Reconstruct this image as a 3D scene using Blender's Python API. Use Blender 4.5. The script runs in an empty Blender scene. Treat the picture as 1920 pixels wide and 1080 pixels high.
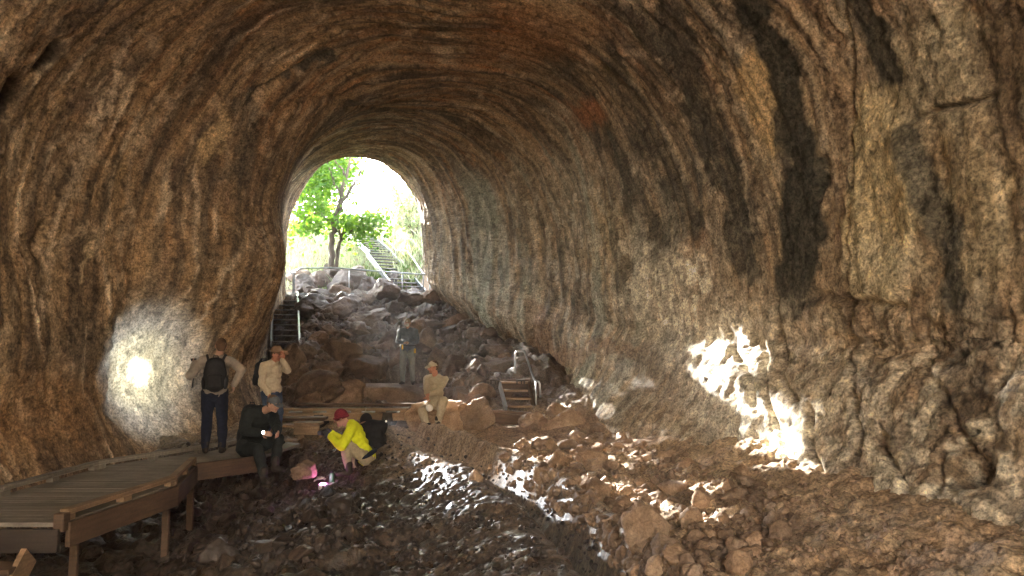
import bpy, bmesh, math, random
import numpy as np
from mathutils import Vector, Matrix, Quaternion
random.seed(7); np.random.seed(7)
R = math.radians
S = bpy.context.scene
C = S.collection

# ------------------------------------------------------------------ camera, sky, sun, exposure
CAM_Z = 2.0
FPX = 1423.0
PITCH = math.atan(100/FPX)
cam_d = bpy.data.cameras.new('camera'); cam = bpy.data.objects.new('camera', cam_d); C.objects.link(cam)
cam.location = (0, 0, CAM_Z); cam.rotation_euler = (math.pi/2 + PITCH, 0, 0)
cam_d.sensor_width = 36; cam_d.lens = 36*FPX/1920; cam_d.clip_start = .05; cam_d.clip_end = 2000
S.camera = cam

SUN_AZ, SUN_EL = R(-27.5), R(17)         # azimuth from +Y, negative = towards -X
W = bpy.data.worlds.new('World'); S.world = W; W.use_nodes = True
wn = W.node_tree; bg = wn.nodes['Background']
sky = wn.nodes.new('ShaderNodeTexSky'); sky.sky_type = 'NISHITA'; sky.sun_disc = False
sky.sun_elevation = SUN_EL; sky.sun_rotation = SUN_AZ; sky.dust_density = 2.5; sky.air_density = 1.0
hs = wn.nodes.new('ShaderNodeHueSaturation'); hs.inputs['Saturation'].default_value = .45
wn.links.new(sky.outputs[0], hs.inputs['Color']); wn.links.new(hs.outputs[0], bg.inputs[0])
bg.inputs[1].default_value = .15
sd = bpy.data.lights.new('sun', 'SUN'); sd.energy = 5.0; sd.angle = R(.5); sd.color = (1, .94, .86)
sun = bpy.data.objects.new('sun', sd); C.objects.link(sun)
to_sun = Vector((math.sin(SUN_AZ)*math.cos(SUN_EL), math.cos(SUN_AZ)*math.cos(SUN_EL), math.sin(SUN_EL)))
sun.rotation_euler = (-to_sun).to_track_quat('-Z', 'Y').to_euler()
sun.location = to_sun*60
S.view_settings.view_transform = 'Standard'; S.view_settings.look = 'None'
S.view_settings.exposure = 4.8; S.view_settings.gamma = 1
S.render.engine = 'CYCLES'
cy = S.cycles
cy.use_denoising = True
try: cy.denoiser = 'OPENIMAGEDENOISE'; cy.denoising_input_passes = 'RGB_ALBEDO_NORMAL'
except Exception: pass
cy.max_bounces = 7; cy.diffuse_bounces = 5; cy.glossy_bounces = 3; cy.transmission_bounces = 4
cy.use_adaptive_sampling = False; cy.caustics_reflective = False; cy.caustics_refractive = False
cy.sample_clamp_indirect = 4

# ------------------------------------------------------------------ numpy noise
_G = np.array([[1,1,0],[-1,1,0],[1,-1,0],[-1,-1,0],[1,0,1],[-1,0,1],[1,0,-1],[-1,0,-1],
               [0,1,1],[0,-1,1],[0,1,-1],[0,-1,-1],[1,1,0],[-1,1,0],[0,-1,1],[0,-1,-1]], np.float32)
def pn(x, y, z=0., seed=0):
    x, y, z = np.broadcast_arrays(np.asarray(x, np.float32), np.asarray(y, np.float32), np.asarray(z, np.float32))
    xi, yi, zi = np.floor(x), np.floor(y), np.floor(z)
    fx, fy, fz = x-xi, y-yi, z-zi
    xi, yi, zi = xi.astype(np.int64), yi.astype(np.int64), zi.astype(np.int64)
    u, v, w = [f*f*f*(f*(f*6-15)+10) for f in (fx, fy, fz)]
    out = 0
    for dx in (0, 1):
        for dy in (0, 1):
            for dz in (0, 1):
                h = ((xi+dx)*374761393 + (yi+dy)*668265263 + (zi+dz)*2147483647 + seed*974634777) & 0xffffffff
                h = ((h ^ (h >> 13))*1274126177) & 0xffffffff
                h = (h ^ (h >> 16)) & 15
                g = _G[h]
                d = g[..., 0]*(fx-dx) + g[..., 1]*(fy-dy) + g[..., 2]*(fz-dz)
                out = out + d*(u if dx else 1-u)*(v if dy else 1-v)*(w if dz else 1-w)
    return out
def fbm(x, y, z=0., o=4, seed=0, g=.5):
    a, s, f = 1., 0., 1.
    for k in range(o):
        s = s + a*pn(np.asarray(x)*f, np.asarray(y)*f, np.asarray(z)*f, seed+k*13); a *= g; f *= 2.03
    return s
def ridge(x, y, z=0., o=3, seed=0):
    a, s, f = 1., 0., 1.
    for k in range(o):
        s = s + a*(1-2*np.abs(pn(np.asarray(x)*f, np.asarray(y)*f, np.asarray(z)*f, seed+k*7))); a *= .5; f *= 2.1
    return s/1.75
def sst(a, b, x):
    t = np.clip((x-a)/(b-a), 0, 1); return t*t*(3-2*t)
def cells(x, y, seed=0):
    """2-D cellular noise: distance to nearest and second nearest feature point, plus a random id"""
    x = np.asarray(x, np.float32); y = np.asarray(y, np.float32)
    xi = np.floor(x).astype(np.int64); yi = np.floor(y).astype(np.int64)
    f1 = np.full(x.shape, 9., np.float32); f2 = f1.copy(); idv = np.zeros(x.shape, np.float32)
    for dx in (-1, 0, 1):
        for dy in (-1, 0, 1):
            h = ((xi+dx)*374761393 + (yi+dy)*668265263 + seed*974634777) & 0xffffffff
            h = ((h ^ (h >> 13))*1274126177) & 0xffffffff; h = h ^ (h >> 16)
            a = (h & 1023)/1023.; b = ((h >> 10) & 1023)/1023.; c = ((h >> 20) & 1023)/1023.
            d = np.sqrt((xi+dx+a-x)**2 + (yi+dy+b-y)**2)
            near = d < f1
            f2 = np.where(near, f1, np.minimum(f2, d)); idv = np.where(near, c, idv); f1 = np.where(near, d, f1)
    return f1, f2, idv

# ------------------------------------------------------------------ picture <-> place
def ray(px, py):
    u, v = (px-960)/FPX, (540-py)/FPX
    return Vector((u, math.cos(PITCH)-v*math.sin(PITCH), math.sin(PITCH)+v*math.cos(PITCH)))
def P(px, py, d):                     # the point seen at a pixel, d metres ahead
    r = ray(px, py); r = r*(d/r.y); return Vector((r.x, r.y, r.z+CAM_Z))
def PZ(px, py, z):                    # ... at height z
    r = ray(px, py); r = r*((z-CAM_Z)/r.z); return Vector((r.x, r.y, r.z+CAM_Z))
def proj(x, y, z):
    c, s = math.cos(PITCH), math.sin(PITCH)
    dz = z-CAM_Z
    f = np.maximum(y*c + dz*s, .05); v = -y*s + dz*c
    return 960+FPX*x/f, 540-FPX*v/f

# ------------------------------------------------------------------ floor heights
_Y  = [-14, 6, 10, 12, 14, 15.5, 17, 19, 22, 24.5, 26.5, 28, 31, 36, 42, 60]
_Z  = [-.15, -.05, -.02, .02, .2, .28, .45, .95, 1.75, 2.75, 3.55, 3.75, 5.0, 7.1, 8.6, 9.5]
RIDGE_A = [(-2.25, 13.6), (-1.35, 12.2), (-.72, 11.2), (-.05, 8.9), (.42, 6.3), (.75, 4.0)]
RIDGE_B = [(-1.55, 13.3), (-.8, 12.1), (-.2, 10.9), (.42, 9.0), (.95, 6.9), (1.35, 4.2)]
def dist_line(x, y, pts):
    best = np.full(np.shape(x), 1e9); side = np.zeros(np.shape(x)); along = np.zeros(np.shape(x))
    L = 0
    for (ax, ay), (bx, by) in zip(pts[:-1], pts[1:]):
        dx, dy = bx-ax, by-ay; l2 = dx*dx+dy*dy
        t = np.clip(((x-ax)*dx+(y-ay)*dy)/l2, 0, 1)
        qx, qy = x-ax-t*dx, y-ay-t*dy
        d = np.hypot(qx, qy); cr = np.sign(dx*qy-dy*qx)
        m = d < best
        best = np.where(m, d, best); side = np.where(m, cr, side); along = np.where(m, L+t*math.sqrt(l2), along)
        L += math.sqrt(l2)
    return best, side, along
def floor_base(x, y):
    z = np.interp(y, _Y, _Z)
    z = z - .62*sst(-1.7, -4.3, x)*(1-sst(11.2, 13.6, y))
    z = z + .55*sst(1.6, 3.9, x)*(1-sst(12.5, 16, y))
    z = z + .55*sst(-2.5, 1.2, x)*sst(16.5, 19, y)*(1-sst(23, 26, y))    # talus against the wall
    z = z + .35*sst(-.5, 1.8, x)*sst(14, 16.5, y)*(1-sst(16.5, 19, y))
    inside = 1-sst(14, 15.3, y)
    dA, sA, lA = dist_line(x, y, RIDGE_A); dB, sB, lB = dist_line(x, y, RIDGE_B)
    z = z + .36*np.exp(-(dA/np.where(sA < 0, .8, .16))**2)*inside        # long slope towards -x, steep towards the channel
    z = z + .5*np.exp(-(dB/np.where(sB < 0, .17, .28))**2)*inside - .16*np.exp(-((dB-.38)/.2)**2)*(sB < 0)*inside
    return z
def floor_h(x, y, fine=True):
    x = np.asarray(x, float); y = np.asarray(y, float)
    z = floor_base(x, y)
    z = z - .55*sst(-6.2, -6.9, x)*sst(20.3, 21.5, y)*(1-sst(25.4, 26.4, y))
    z = z - .5*sst(-5.0, -4.4, x)*(1-sst(-1.9, -1.3, x))*sst(16.6, 17.4, y)*(1-sst(20.4, 21.3, y))
    rub = sst(.3, .9, x+(y-9)*.25)*(1-sst(2.6, 3.3, x))*(1-sst(12.5, 14, y))
    wetl = 1-sst(-2.2, -.8, x+.2*(y-9)); wetl = wetl*(1-sst(13, 15, y))
    slope = sst(16, 18.5, y)
    out = sst(27.2, 28.5, y)
    flat = sst(12.4, 13.2, y)*(1-sst(15.2, 16, y))*sst(-2.2, -1, x)       # the trodden dust
    a = .09 + .05*wetl + .17*slope*(1-out) + .1*out
    z = z + a*fbm(x*.8, y*.8, 3., 4, 11)
    if fine:
        dA, _a1, _b = dist_line(x, y, RIDGE_A); dB, _a, _b = dist_line(x, y, RIDGE_B)
        k = (1-.75*flat)*(1-.5*out)*(1-.6*np.exp(-(np.minimum(dA, dB)/.35)**2))
        z = z + k*.055*fbm(x*3.1, y*3.1, 0, 3, 21)
        f1, f2, idv = cells(x*4.2+.3*pn(x*3, y*3, 0, 5), y*4.2, 3)
        kb = 1-.8*np.exp(-(np.maximum(dA-.1, 0)/.9)**2)*(_a1 < 0)*(1-slope)
        z = z + k*kb*(.05+.05*wetl+.05*slope)*(np.sqrt(np.clip(1-(f1/.75)**2, 0, 1)))*(idv > .35)
        f1, f2, idv = cells(x*10, y*10, 4)
        z = z + k*(.026+.012*(1-kb))*np.sqrt(np.clip(1-(f1/.7)**2, 0, 1))*(idv > .3)
        z = z + k*.012*fbm(x*16, y*16, 0, 2, 31)
    return z
def fz(x, y): return float(floor_h(np.array([x]), np.array([y]))[0])
def G(px, py, lift=0.):               # where the ray through a pixel meets the floor
    r = ray(px, py)
    ds = np.linspace(3, 34, 1200); f = ds/r.y
    h = floor_h(r.x*f, ds, False); zz = r.z*f+CAM_Z
    i = np.argmax(zz < h+lift)
    return Vector((r.x*f[i], ds[i], h[i]))

# ------------------------------------------------------------------ mesh helpers
class MB:
    def __init__(s): s.v = []; s.f = []
    def add(s, vs, fs):
        n = len(s.v); s.v += [tuple(v) for v in vs]; s.f += [tuple(i+n for i in f) for f in fs]; return s
    def box(s, c, size, rot=None, bev=0.):
        hx, hy, hz = size[0]/2, size[1]/2, size[2]/2
        M = rot if rot is not None else Matrix.Identity(3)
        b = min(bev, hx*.45, hy*.45, hz*.45) if bev else 0
        if not b:
            vs = [(x, y, z) for x in (-hx, hx) for y in (-hy, hy) for z in (-hz, hz)]
            fs = [(0,1,3,2), (4,6,7,5), (0,4,5,1), (2,3,7,6), (0,2,6,4), (1,5,7,3)]
        else:
            bm = bmesh.new(); bmesh.ops.create_cube(bm, size=1)
            for v in bm.verts: v.co = Vector((v.co.x*2*hx, v.co.y*2*hy, v.co.z*2*hz))
            bmesh.ops.bevel(bm, geom=bm.edges[:], offset=b, segments=1, affect='EDGES')
            bm.verts.index_update(); vs = [v.co.copy() for v in bm.verts]; fs = [[v.index for v in f.verts] for f in bm.faces]; bm.free()
        c = Vector(c); return s.add([c + M @ Vector(v) for v in vs], fs)
    def beam(s, a, b, w, h, up=(0,0,1), bev=0.):     # box from a to b, w wide, h high (centred)
        a, b = Vector(a), Vector(b); d = b-a; L = d.length; y = d.normalized(); upv = Vector(up)
        x = y.cross(upv).normalized(); z = x.cross(y)
        return s.box((a+b)/2, (w, L, h), Matrix((x, y, z)).transposed(), bev)
    def tube(s, pts, rad, n=8, cap=True):
        pts = [Vector(p) for p in pts]; rs = rad if isinstance(rad, (list, tuple)) else [rad]*len(pts)
        rings = []; x = None
        for i, p in enumerate(pts):
            t = (pts[min(i+1, len(pts)-1)] - pts[max(i-1, 0)]).normalized()
            if x is None:
                x = t.orthogonal().normalized()
            x = (x - t*x.dot(t)); x = x.normalized() if x.length > 1e-6 else t.orthogonal().normalized()
            y = t.cross(x)
            rings.append([p + (x*math.cos(2*math.pi*k/n) + y*math.sin(2*math.pi*k/n))*rs[i] for k in range(n)])
        vs = [v for r in rings for v in r]
        fs = [(i*n+k, i*n+(k+1) % n, (i+1)*n+(k+1) % n, (i+1)*n+k) for i in range(len(pts)-1) for k in range(n)]
        if cap: fs += [tuple(range(n-1, -1, -1)), tuple((len(pts)-1)*n+k for k in range(n))]
        return s.add(vs, fs)
    def ball(s, c, r, seg=14, rings=9, rot=None):
        r = r if isinstance(r, (tuple, list)) else (r, r, r); c = Vector(c)
        M = rot if rot is not None else Matrix.Identity(3)
        vs = [(0, 0, 1)]
        for i in range(1, rings):
            a = math.pi*i/rings
            vs += [(math.sin(a)*math.cos(2*math.pi*k/seg), math.sin(a)*math.sin(2*math.pi*k/seg), math.cos(a)) for k in range(seg)]
        vs.append((0, 0, -1)); fs = []
        for k in range(seg): fs.append((0, 1+k, 1+(k+1) % seg))
        for i in range(rings-2):
            for k in range(seg): fs.append((1+i*seg+k, 1+(i+1)*seg+k, 1+(i+1)*seg+(k+1) % seg, 1+i*seg+(k+1) % seg))
        o = 1+(rings-2)*seg
        for k in range(seg): fs.append((o+k, len(vs)-1, o+(k+1) % seg))
        return s.add([c + M @ Vector((v[0]*r[0], v[1]*r[1], v[2]*r[2])) for v in vs], fs)
    def capsule(s, a, b, ra, rb, n=12):
        a, b = Vector(a), Vector(b); d = b-a
        if d.length < 1e-5: return s.ball(a, ra)
        t = d.normalized(); pts = []; rs = []
        for q in (-90, -60, -30, 0): pts.append(a + t*ra*math.sin(R(q))); rs.append(max(ra*math.cos(R(q)), .0008))
        for q in (0, 30, 60, 90): pts.append(b + t*rb*math.sin(R(q))); rs.append(max(rb*math.cos(R(q)), .0008))
        return s.tube(pts, rs, n)
    def mesh(s, name, smooth=False):
        me = bpy.data.meshes.new(name); me.from_pydata([tuple(v) for v in s.v], [], s.f); me.update()
        if smooth: me.polygons.foreach_set('use_smooth', [True]*len(me.polygons))
        return me
    def build(s, name, mat, parent=None, smooth=False):
        me = s.mesh(name, smooth); me.materials.append(mat)
        return link(name, me, parent)
def link(name, me, parent=None):
    o = bpy.data.objects.new(name, me); C.objects.link(o)
    if parent is not None: o.parent = parent; o.matrix_parent_inverse = parent.matrix_world.inverted() if False else Matrix.Translation(-parent.location) if parent.rotation_euler.z == 0 else (Matrix.Translation(parent.location) @ Matrix.Rotation(parent.rotation_euler.z, 4, 'Z')).inverted()
    return o
def tag(o, label=None, cat=None, group=None, kind=None):
    if label: o['label'] = label
    if cat: o['category'] = cat
    if group: o['group'] = group
    if kind: o['kind'] = kind
    return o
def empty(name, loc=(0, 0, 0), rz=0):
    o = bpy.data.objects.new(name, None); C.objects.link(o); o.location = loc; o.rotation_euler = (0, 0, rz); o.empty_display_size = .2
    return o
def grid_mesh(name, X, Y, Z, mat, col=None, extra=None, smooth=True, flip=False, uv=None):
    nr, nc = X.shape
    me = bpy.data.meshes.new(name)
    co = np.stack([X, Y, Z], -1).reshape(-1, 3).astype(np.float32)
    i = np.arange(nr*nc).reshape(nr, nc)
    q = np.stack([i[:-1, :-1], i[:-1, 1:], i[1:, 1:], i[1:, :-1]], -1).reshape(-1, 4)
    if flip: q = q[:, ::-1]
    me.vertices.add(len(co)); me.vertices.foreach_set('co', co.ravel())
    me.loops.add(q.size); me.loops.foreach_set('vertex_index', q.ravel().astype(np.int32))
    me.polygons.add(len(q)); me.polygons.foreach_set('loop_start', np.arange(0, q.size, 4, dtype=np.int32))
    me.polygons.foreach_set('loop_total', np.full(len(q), 4, np.int32))
    me.update(calc_edges=True)
    if smooth: me.polygons.foreach_set('use_smooth', np.ones(len(q), bool))
    if col is not None:
        a = me.color_attributes.new('albedo', 'FLOAT_COLOR', 'POINT')
        c4 = np.ones((len(co), 4), np.float32); c4[:, :3] = np.clip(col.reshape(-1, 3), .005, .95)
        a.data.foreach_set('color', c4.ravel())
    for k, arr in (extra or {}).items():
        a = me.attributes.new(k, 'FLOAT', 'POINT'); a.data.foreach_set('value', arr.astype(np.float32).ravel())
    me.validate(); me.materials.append(mat)
    return me

# ------------------------------------------------------------------ materials
def nodes_mat(name):
    m = bpy.data.materials.new(name); m.use_nodes = True
    nt = m.node_tree; b = nt.nodes['Principled BSDF']; return m, nt, b
def N(nt, typ, **kw):
    n = nt.nodes.new(typ)
    for k, v in kw.items(): setattr(n, k, v)
    return n
def noise(nt, vec, scale, detail=4, rough=.55):
    n = N(nt, 'ShaderNodeTexNoise'); n.inputs['Scale'].default_value = scale
    n.inputs['Detail'].default_value = detail; n.inputs['Roughness'].default_value = rough
    nt.links.new(vec, n.inputs['Vector']); return n.outputs['Fac']
def ramp(nt, fac, stops):
    r = N(nt, 'ShaderNodeValToRGB'); e = r.color_ramp.elements
    while len(e) < len(stops): e.new(.5)
    for q, (p, c) in zip(e, stops): q.position = p; q.color = (*c, 1) if len(c) == 3 else c
    nt.links.new(fac, r.inputs['Fac']); return r.outputs['Color']
def mix(nt, typ, fac, a, b):
    n = N(nt, 'ShaderNodeMix', data_type='RGBA', blend_type=typ)
    for s, v in ((n.inputs[0], fac), (n.inputs[6], a), (n.inputs[7], b)):
        if hasattr(v, 'is_linked'): nt.links.new(v, s)
        else: s.default_value = v if not isinstance(v, tuple) else (*v, 1)
    return n.outputs[2]
def bump(nt, b, h, strength, dist, prev=None):
    n = N(nt, 'ShaderNodeBump'); n.inputs['Strength'].default_value = strength; n.inputs['Distance'].default_value = dist
    nt.links.new(h, n.inputs['Height'])
    if prev is not None: nt.links.new(prev, n.inputs['Normal'])
    nt.links.new(n.outputs[0], b.inputs['Normal']); return n.outputs[0]
def world_pos(nt): return N(nt, 'ShaderNodeNewGeometry').outputs['Position']

def rock_attr_mat(name, fine=28, bumps=.5, rough=(.7, .95), wet=False):
    m, nt, b = nodes_mat(name); p = world_pos(nt)
    a = N(nt, 'ShaderNodeAttribute', attribute_name='albedo').outputs['Color']
    n1 = noise(nt, p, fine*.35, 6, .75); n2 = noise(nt, p, fine*.95, 6, .75)
    c = mix(nt, 'MULTIPLY', 1., a, ramp(nt, n1, [(.3, (.78, .78, .79)), (.5, (1, .99, .98)), (.72, (1.25, 1.23, 1.2))]))
    c = mix(nt, 'MULTIPLY', .9, c, ramp(nt, n2, [(.36, (.3, .29, .28)), (.5, (1.0, .98, .96)), (.64, (1.8, 1.76, 1.68))]))
    nt.links.new(c, b.inputs['Base Color'])
    bp = bump(nt, b, n1, bumps, .06); bump(nt, b, n2, bumps*.9, .02, bp)
    if wet:
        w = N(nt, 'ShaderNodeAttribute', attribute_name='wet').outputs['Fac']
        mr = N(nt, 'ShaderNodeMapRange'); mr.inputs['To Min'].default_value = .85; mr.inputs['To Max'].default_value = .13
        mu = N(nt, 'ShaderNodeMath', operation='MULTIPLY'); nt.links.new(w, mu.inputs[0])
        nt.links.new(ramp(nt, noise(nt, p, 5, 3), [(.35, (.2, .2, .2)), (.6, (1, 1, 1))]), mu.inputs[1])
        nt.links.new(mu.outputs[0], mr.inputs['Value']); nt.links.new(mr.outputs[0], b.inputs['Roughness'])
    else:
        mr = N(nt, 'ShaderNodeMapRange'); mr.inputs['To Min'].default_value = rough[0]; mr.inputs['To Max'].default_value = rough[1]
        nt.links.new(n1, mr.inputs['Value']); nt.links.new(mr.outputs[0], b.inputs['Roughness'])
        b.inputs['Specular IOR Level'].default_value = .3
    return m
def rock_mat(name, stops, scale=3., rough=.85, bumps=.6, spec=.35):
    m, nt, b = nodes_mat(name); p = world_pos(nt)
    n1 = noise(nt, p, scale, 6, .65); n2 = noise(nt, p, scale*14, 5, .7)
    c = ramp(nt, n1, stops)
    c = mix(nt, 'MULTIPLY', .85, c, ramp(nt, n2, [(.3, (.5, .48, .46)), (.52, (1, 1, 1)), (.75, (1.45, 1.4, 1.34))]))
    oi = N(nt, 'ShaderNodeObjectInfo')
    c = mix(nt, 'MULTIPLY', 1., c, ramp(nt, oi.outputs['Random'], [(0, (.72, .72, .74)), (.5, (1, 1, 1)), (1, (1.25, 1.2, 1.14))]))
    nt.links.new(c, b.inputs['Base Color']); b.inputs['Roughness'].default_value = rough; b.inputs['Specular IOR Level'].default_value = spec
    bp = bump(nt, b, n1, bumps*.7, .08); bump(nt, b, n2, bumps, .015, bp)
    return m
def plain_mat(name, col, rough=.7, metal=0., var=.25, scale=12, bumps=.2, dist=.01, spec=.4, stretch=None):
    m, nt, b = nodes_mat(name)
    if stretch:
        tc = N(nt, 'ShaderNodeNewGeometry').outputs['Position']; mp = N(nt, 'ShaderNodeMapping'); mp.inputs['Scale'].default_value = stretch
        nt.links.new(tc, mp.inputs['Vector']); p = mp.outputs[0]
    else: p = world_pos(nt)
    n1 = noise(nt, p, scale, 5, .6)
    lo = tuple(c*(1-var) for c in col); hi = tuple(min(1, c*(1+var)) for c in col)
    nt.links.new(ramp(nt, n1, [(.3, lo), (.7, hi)]), b.inputs['Base Color'])
    b.inputs['Roughness'].default_value = rough; b.inputs['Metallic'].default_value = metal; b.inputs['Specular IOR Level'].default_value = spec
    if bumps: bump(nt, b, n1, bumps, dist)
    return m
def wood_mat(name, lo, hi, axis_scale=(3, 3, 20), rough=.75):
    m, nt, b = nodes_mat(name); p = world_pos(nt)
    mp = N(nt, 'ShaderNodeMapping'); mp.inputs['Scale'].default_value = axis_scale; nt.links.new(p, mp.inputs['Vector'])
    n1 = noise(nt, mp.outputs[0], 2.2, 6, .65); n2 = noise(nt, p, 1.7, 3)
    c = ramp(nt, n1, [(.28, lo), (.72, hi)])
    c = mix(nt, 'MULTIPLY', .8, c, ramp(nt, n2, [(.35, (.55, .53, .5)), (.65, (1.1, 1.1, 1.1))]))
    n3 = noise(nt, p, 40, 3)
    c = mix(nt, 'MULTIPLY', .6, c, ramp(nt, n3, [(.3, (.6, .6, .6)), (.6, (1.05, 1.05, 1.05))]))
    nt.links.new(c, b.inputs['Base Color']); b.inputs['Roughness'].default_value = rough; bump(nt, b, n1, .35, .01)
    return m
def leaf_mat(name, c1, c2, trans=.5):
    m, nt, b = nodes_mat(name)
    oi = N(nt, 'ShaderNodeNewGeometry').outputs['Random Per Island']
    col = ramp(nt, oi, [(0, c1), (1, c2)])
    nt.links.new(col, b.inputs['Base Color']); b.inputs['Roughness'].default_value = .5
    t = N(nt, 'ShaderNodeBsdfTranslucent'); nt.links.new(mix(nt, 'MULTIPLY', 1., col, (1.6, 1.5, .55)), t.inputs['Color'])
    ms = N(nt, 'ShaderNodeMixShader'); ms.inputs[0].default_value = trans
    nt.links.new(b.outputs[0], ms.inputs[1]); nt.links.new(t.outputs[0], ms.inputs[2])
    nt.links.new(ms.outputs[0], nt.nodes['Material Output'].inputs['Surface'])
    return m
def emit_mat(name, col, e):
    m, nt, b = nodes_mat(name); b.inputs['Base Color'].default_value = (*col, 1)
    b.inputs['Emission Color'].default_value = (*col, 1); b.inputs['Emission Strength'].default_value = e; return m

M = {}
M['cave'] = rock_attr_mat('cave_rock', 26, .55)
M['floor'] = rock_attr_mat('floor_rock', 30, .5, wet=True)
M['tan_rock'] = rock_mat('tan_rock', [(.3, (.19, .125, .078)), (.5, (.31, .215, .14)), (.72, (.44, .33, .23))], 3)
M['brown_rock'] = rock_mat('brown_rock', [(.3, (.09, .063, .046)), (.5, (.18, .128, .092)), (.75, (.3, .22, .165))], 2.2)
M['slope_rock'] = rock_mat('slope_rock', [(.3, (.07, .053, .041)), (.5, (.145, .108, .082)), (.75, (.25, .195, .155))], 1.8, .6, .7, .5)
M['wet_rock'] = rock_mat('wet_rock', [(.3, (.028, .021, .017)), (.5, (.055, .04, .03)), (.75, (.1, .07, .05))], 3, .42, .6, .5)
M['scree'] = rock_mat('scree_rock', [(.3, (.06, .05, .045)), (.5, (.14, .115, .1)), (.75, (.26, .22, .19))], 4, .6)
M['timber'] = wood_mat('timber', (.2, .125, .07), (.4, .27, .16), (1.2, 1.2, 14))
M['dark_timber'] = wood_mat('dark_timber', (.07, .042, .026), (.15, .092, .053), (1.2, 1.2, 14))
M['deck'] = wood_mat('weathered_deck', (.17, .15, .12), (.27, .24, .195), (1.5, 14, 3))
M['steel'] = plain_mat('galvanised_steel', (.5, .53, .56), .35, .85, .15, 8)
M['tread'] = plain_mat('dark_tread', (.09, .085, .08), .8, 0, .3)
M['concrete'] = plain_mat('concrete', (.07, .058, .047), .9, 0, .25, 9, .4)
M['bark'] = plain_mat('bark', (.1, .075, .055), .9, 0, .5, 14, .8, .02, stretch=(1, 1, .25))
M['leaf'] = leaf_mat('broad_leaf', (.05, .13, .02), (.12, .22, .035), .55)
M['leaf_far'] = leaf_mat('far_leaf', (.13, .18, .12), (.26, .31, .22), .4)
M['grass'] = leaf_mat('dry_grass', (.4, .46, .36), (.55, .57, .5), .35)  # dry grass, paled further in the colour for haze and overexposure
M['green_grass'] = leaf_mat('green_grass', (.06, .15, .025), (.14, .24, .05), .4)

# ------------------------------------------------------------------ the cave
# wall lines (x at springing height) and crown, along y
YS  = [-7, 0, 4,   7,    9,    11,   13,   14.8, 16.2, 18,   20.5, 23,   25,   26.3, 27.2]
XL  = [-6.6,-6.6,-6.6,-6.6,-6.65,-6.75,-6.6,-5.75,-5.25,-5.75,-6.75,-7.5,-7.75,-7.8,-8.2]
XR  = [4.6, 4.6, 4.7, 4.65, 4.35, 3.95, 3.45, 2.85, 2.4,  1.75, .25,  -1.35, -2.6, -3.25, -3.0]
ZS  = [2.6, 2.6, 2.6, 2.6,  2.6,  2.6,  2.6,  2.7,  2.9,  3.2,  3.7,  4.3,  4.8,  5.1, 5.2]
ZT  = [7.6, 8.1, 8.2, 8.25, 8.25, 8.2,  8.15, 8.1,  8.1,  8.1,  8.15, 8.25, 8.32, 8.42, 8.9]
def smooth_interp(y, xs, ys):
    t = np.interp(y, xs, ys)
    return (np.interp(y-.6, xs, ys)+np.interp(y+.6, xs, ys)+2*t)/4
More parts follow.
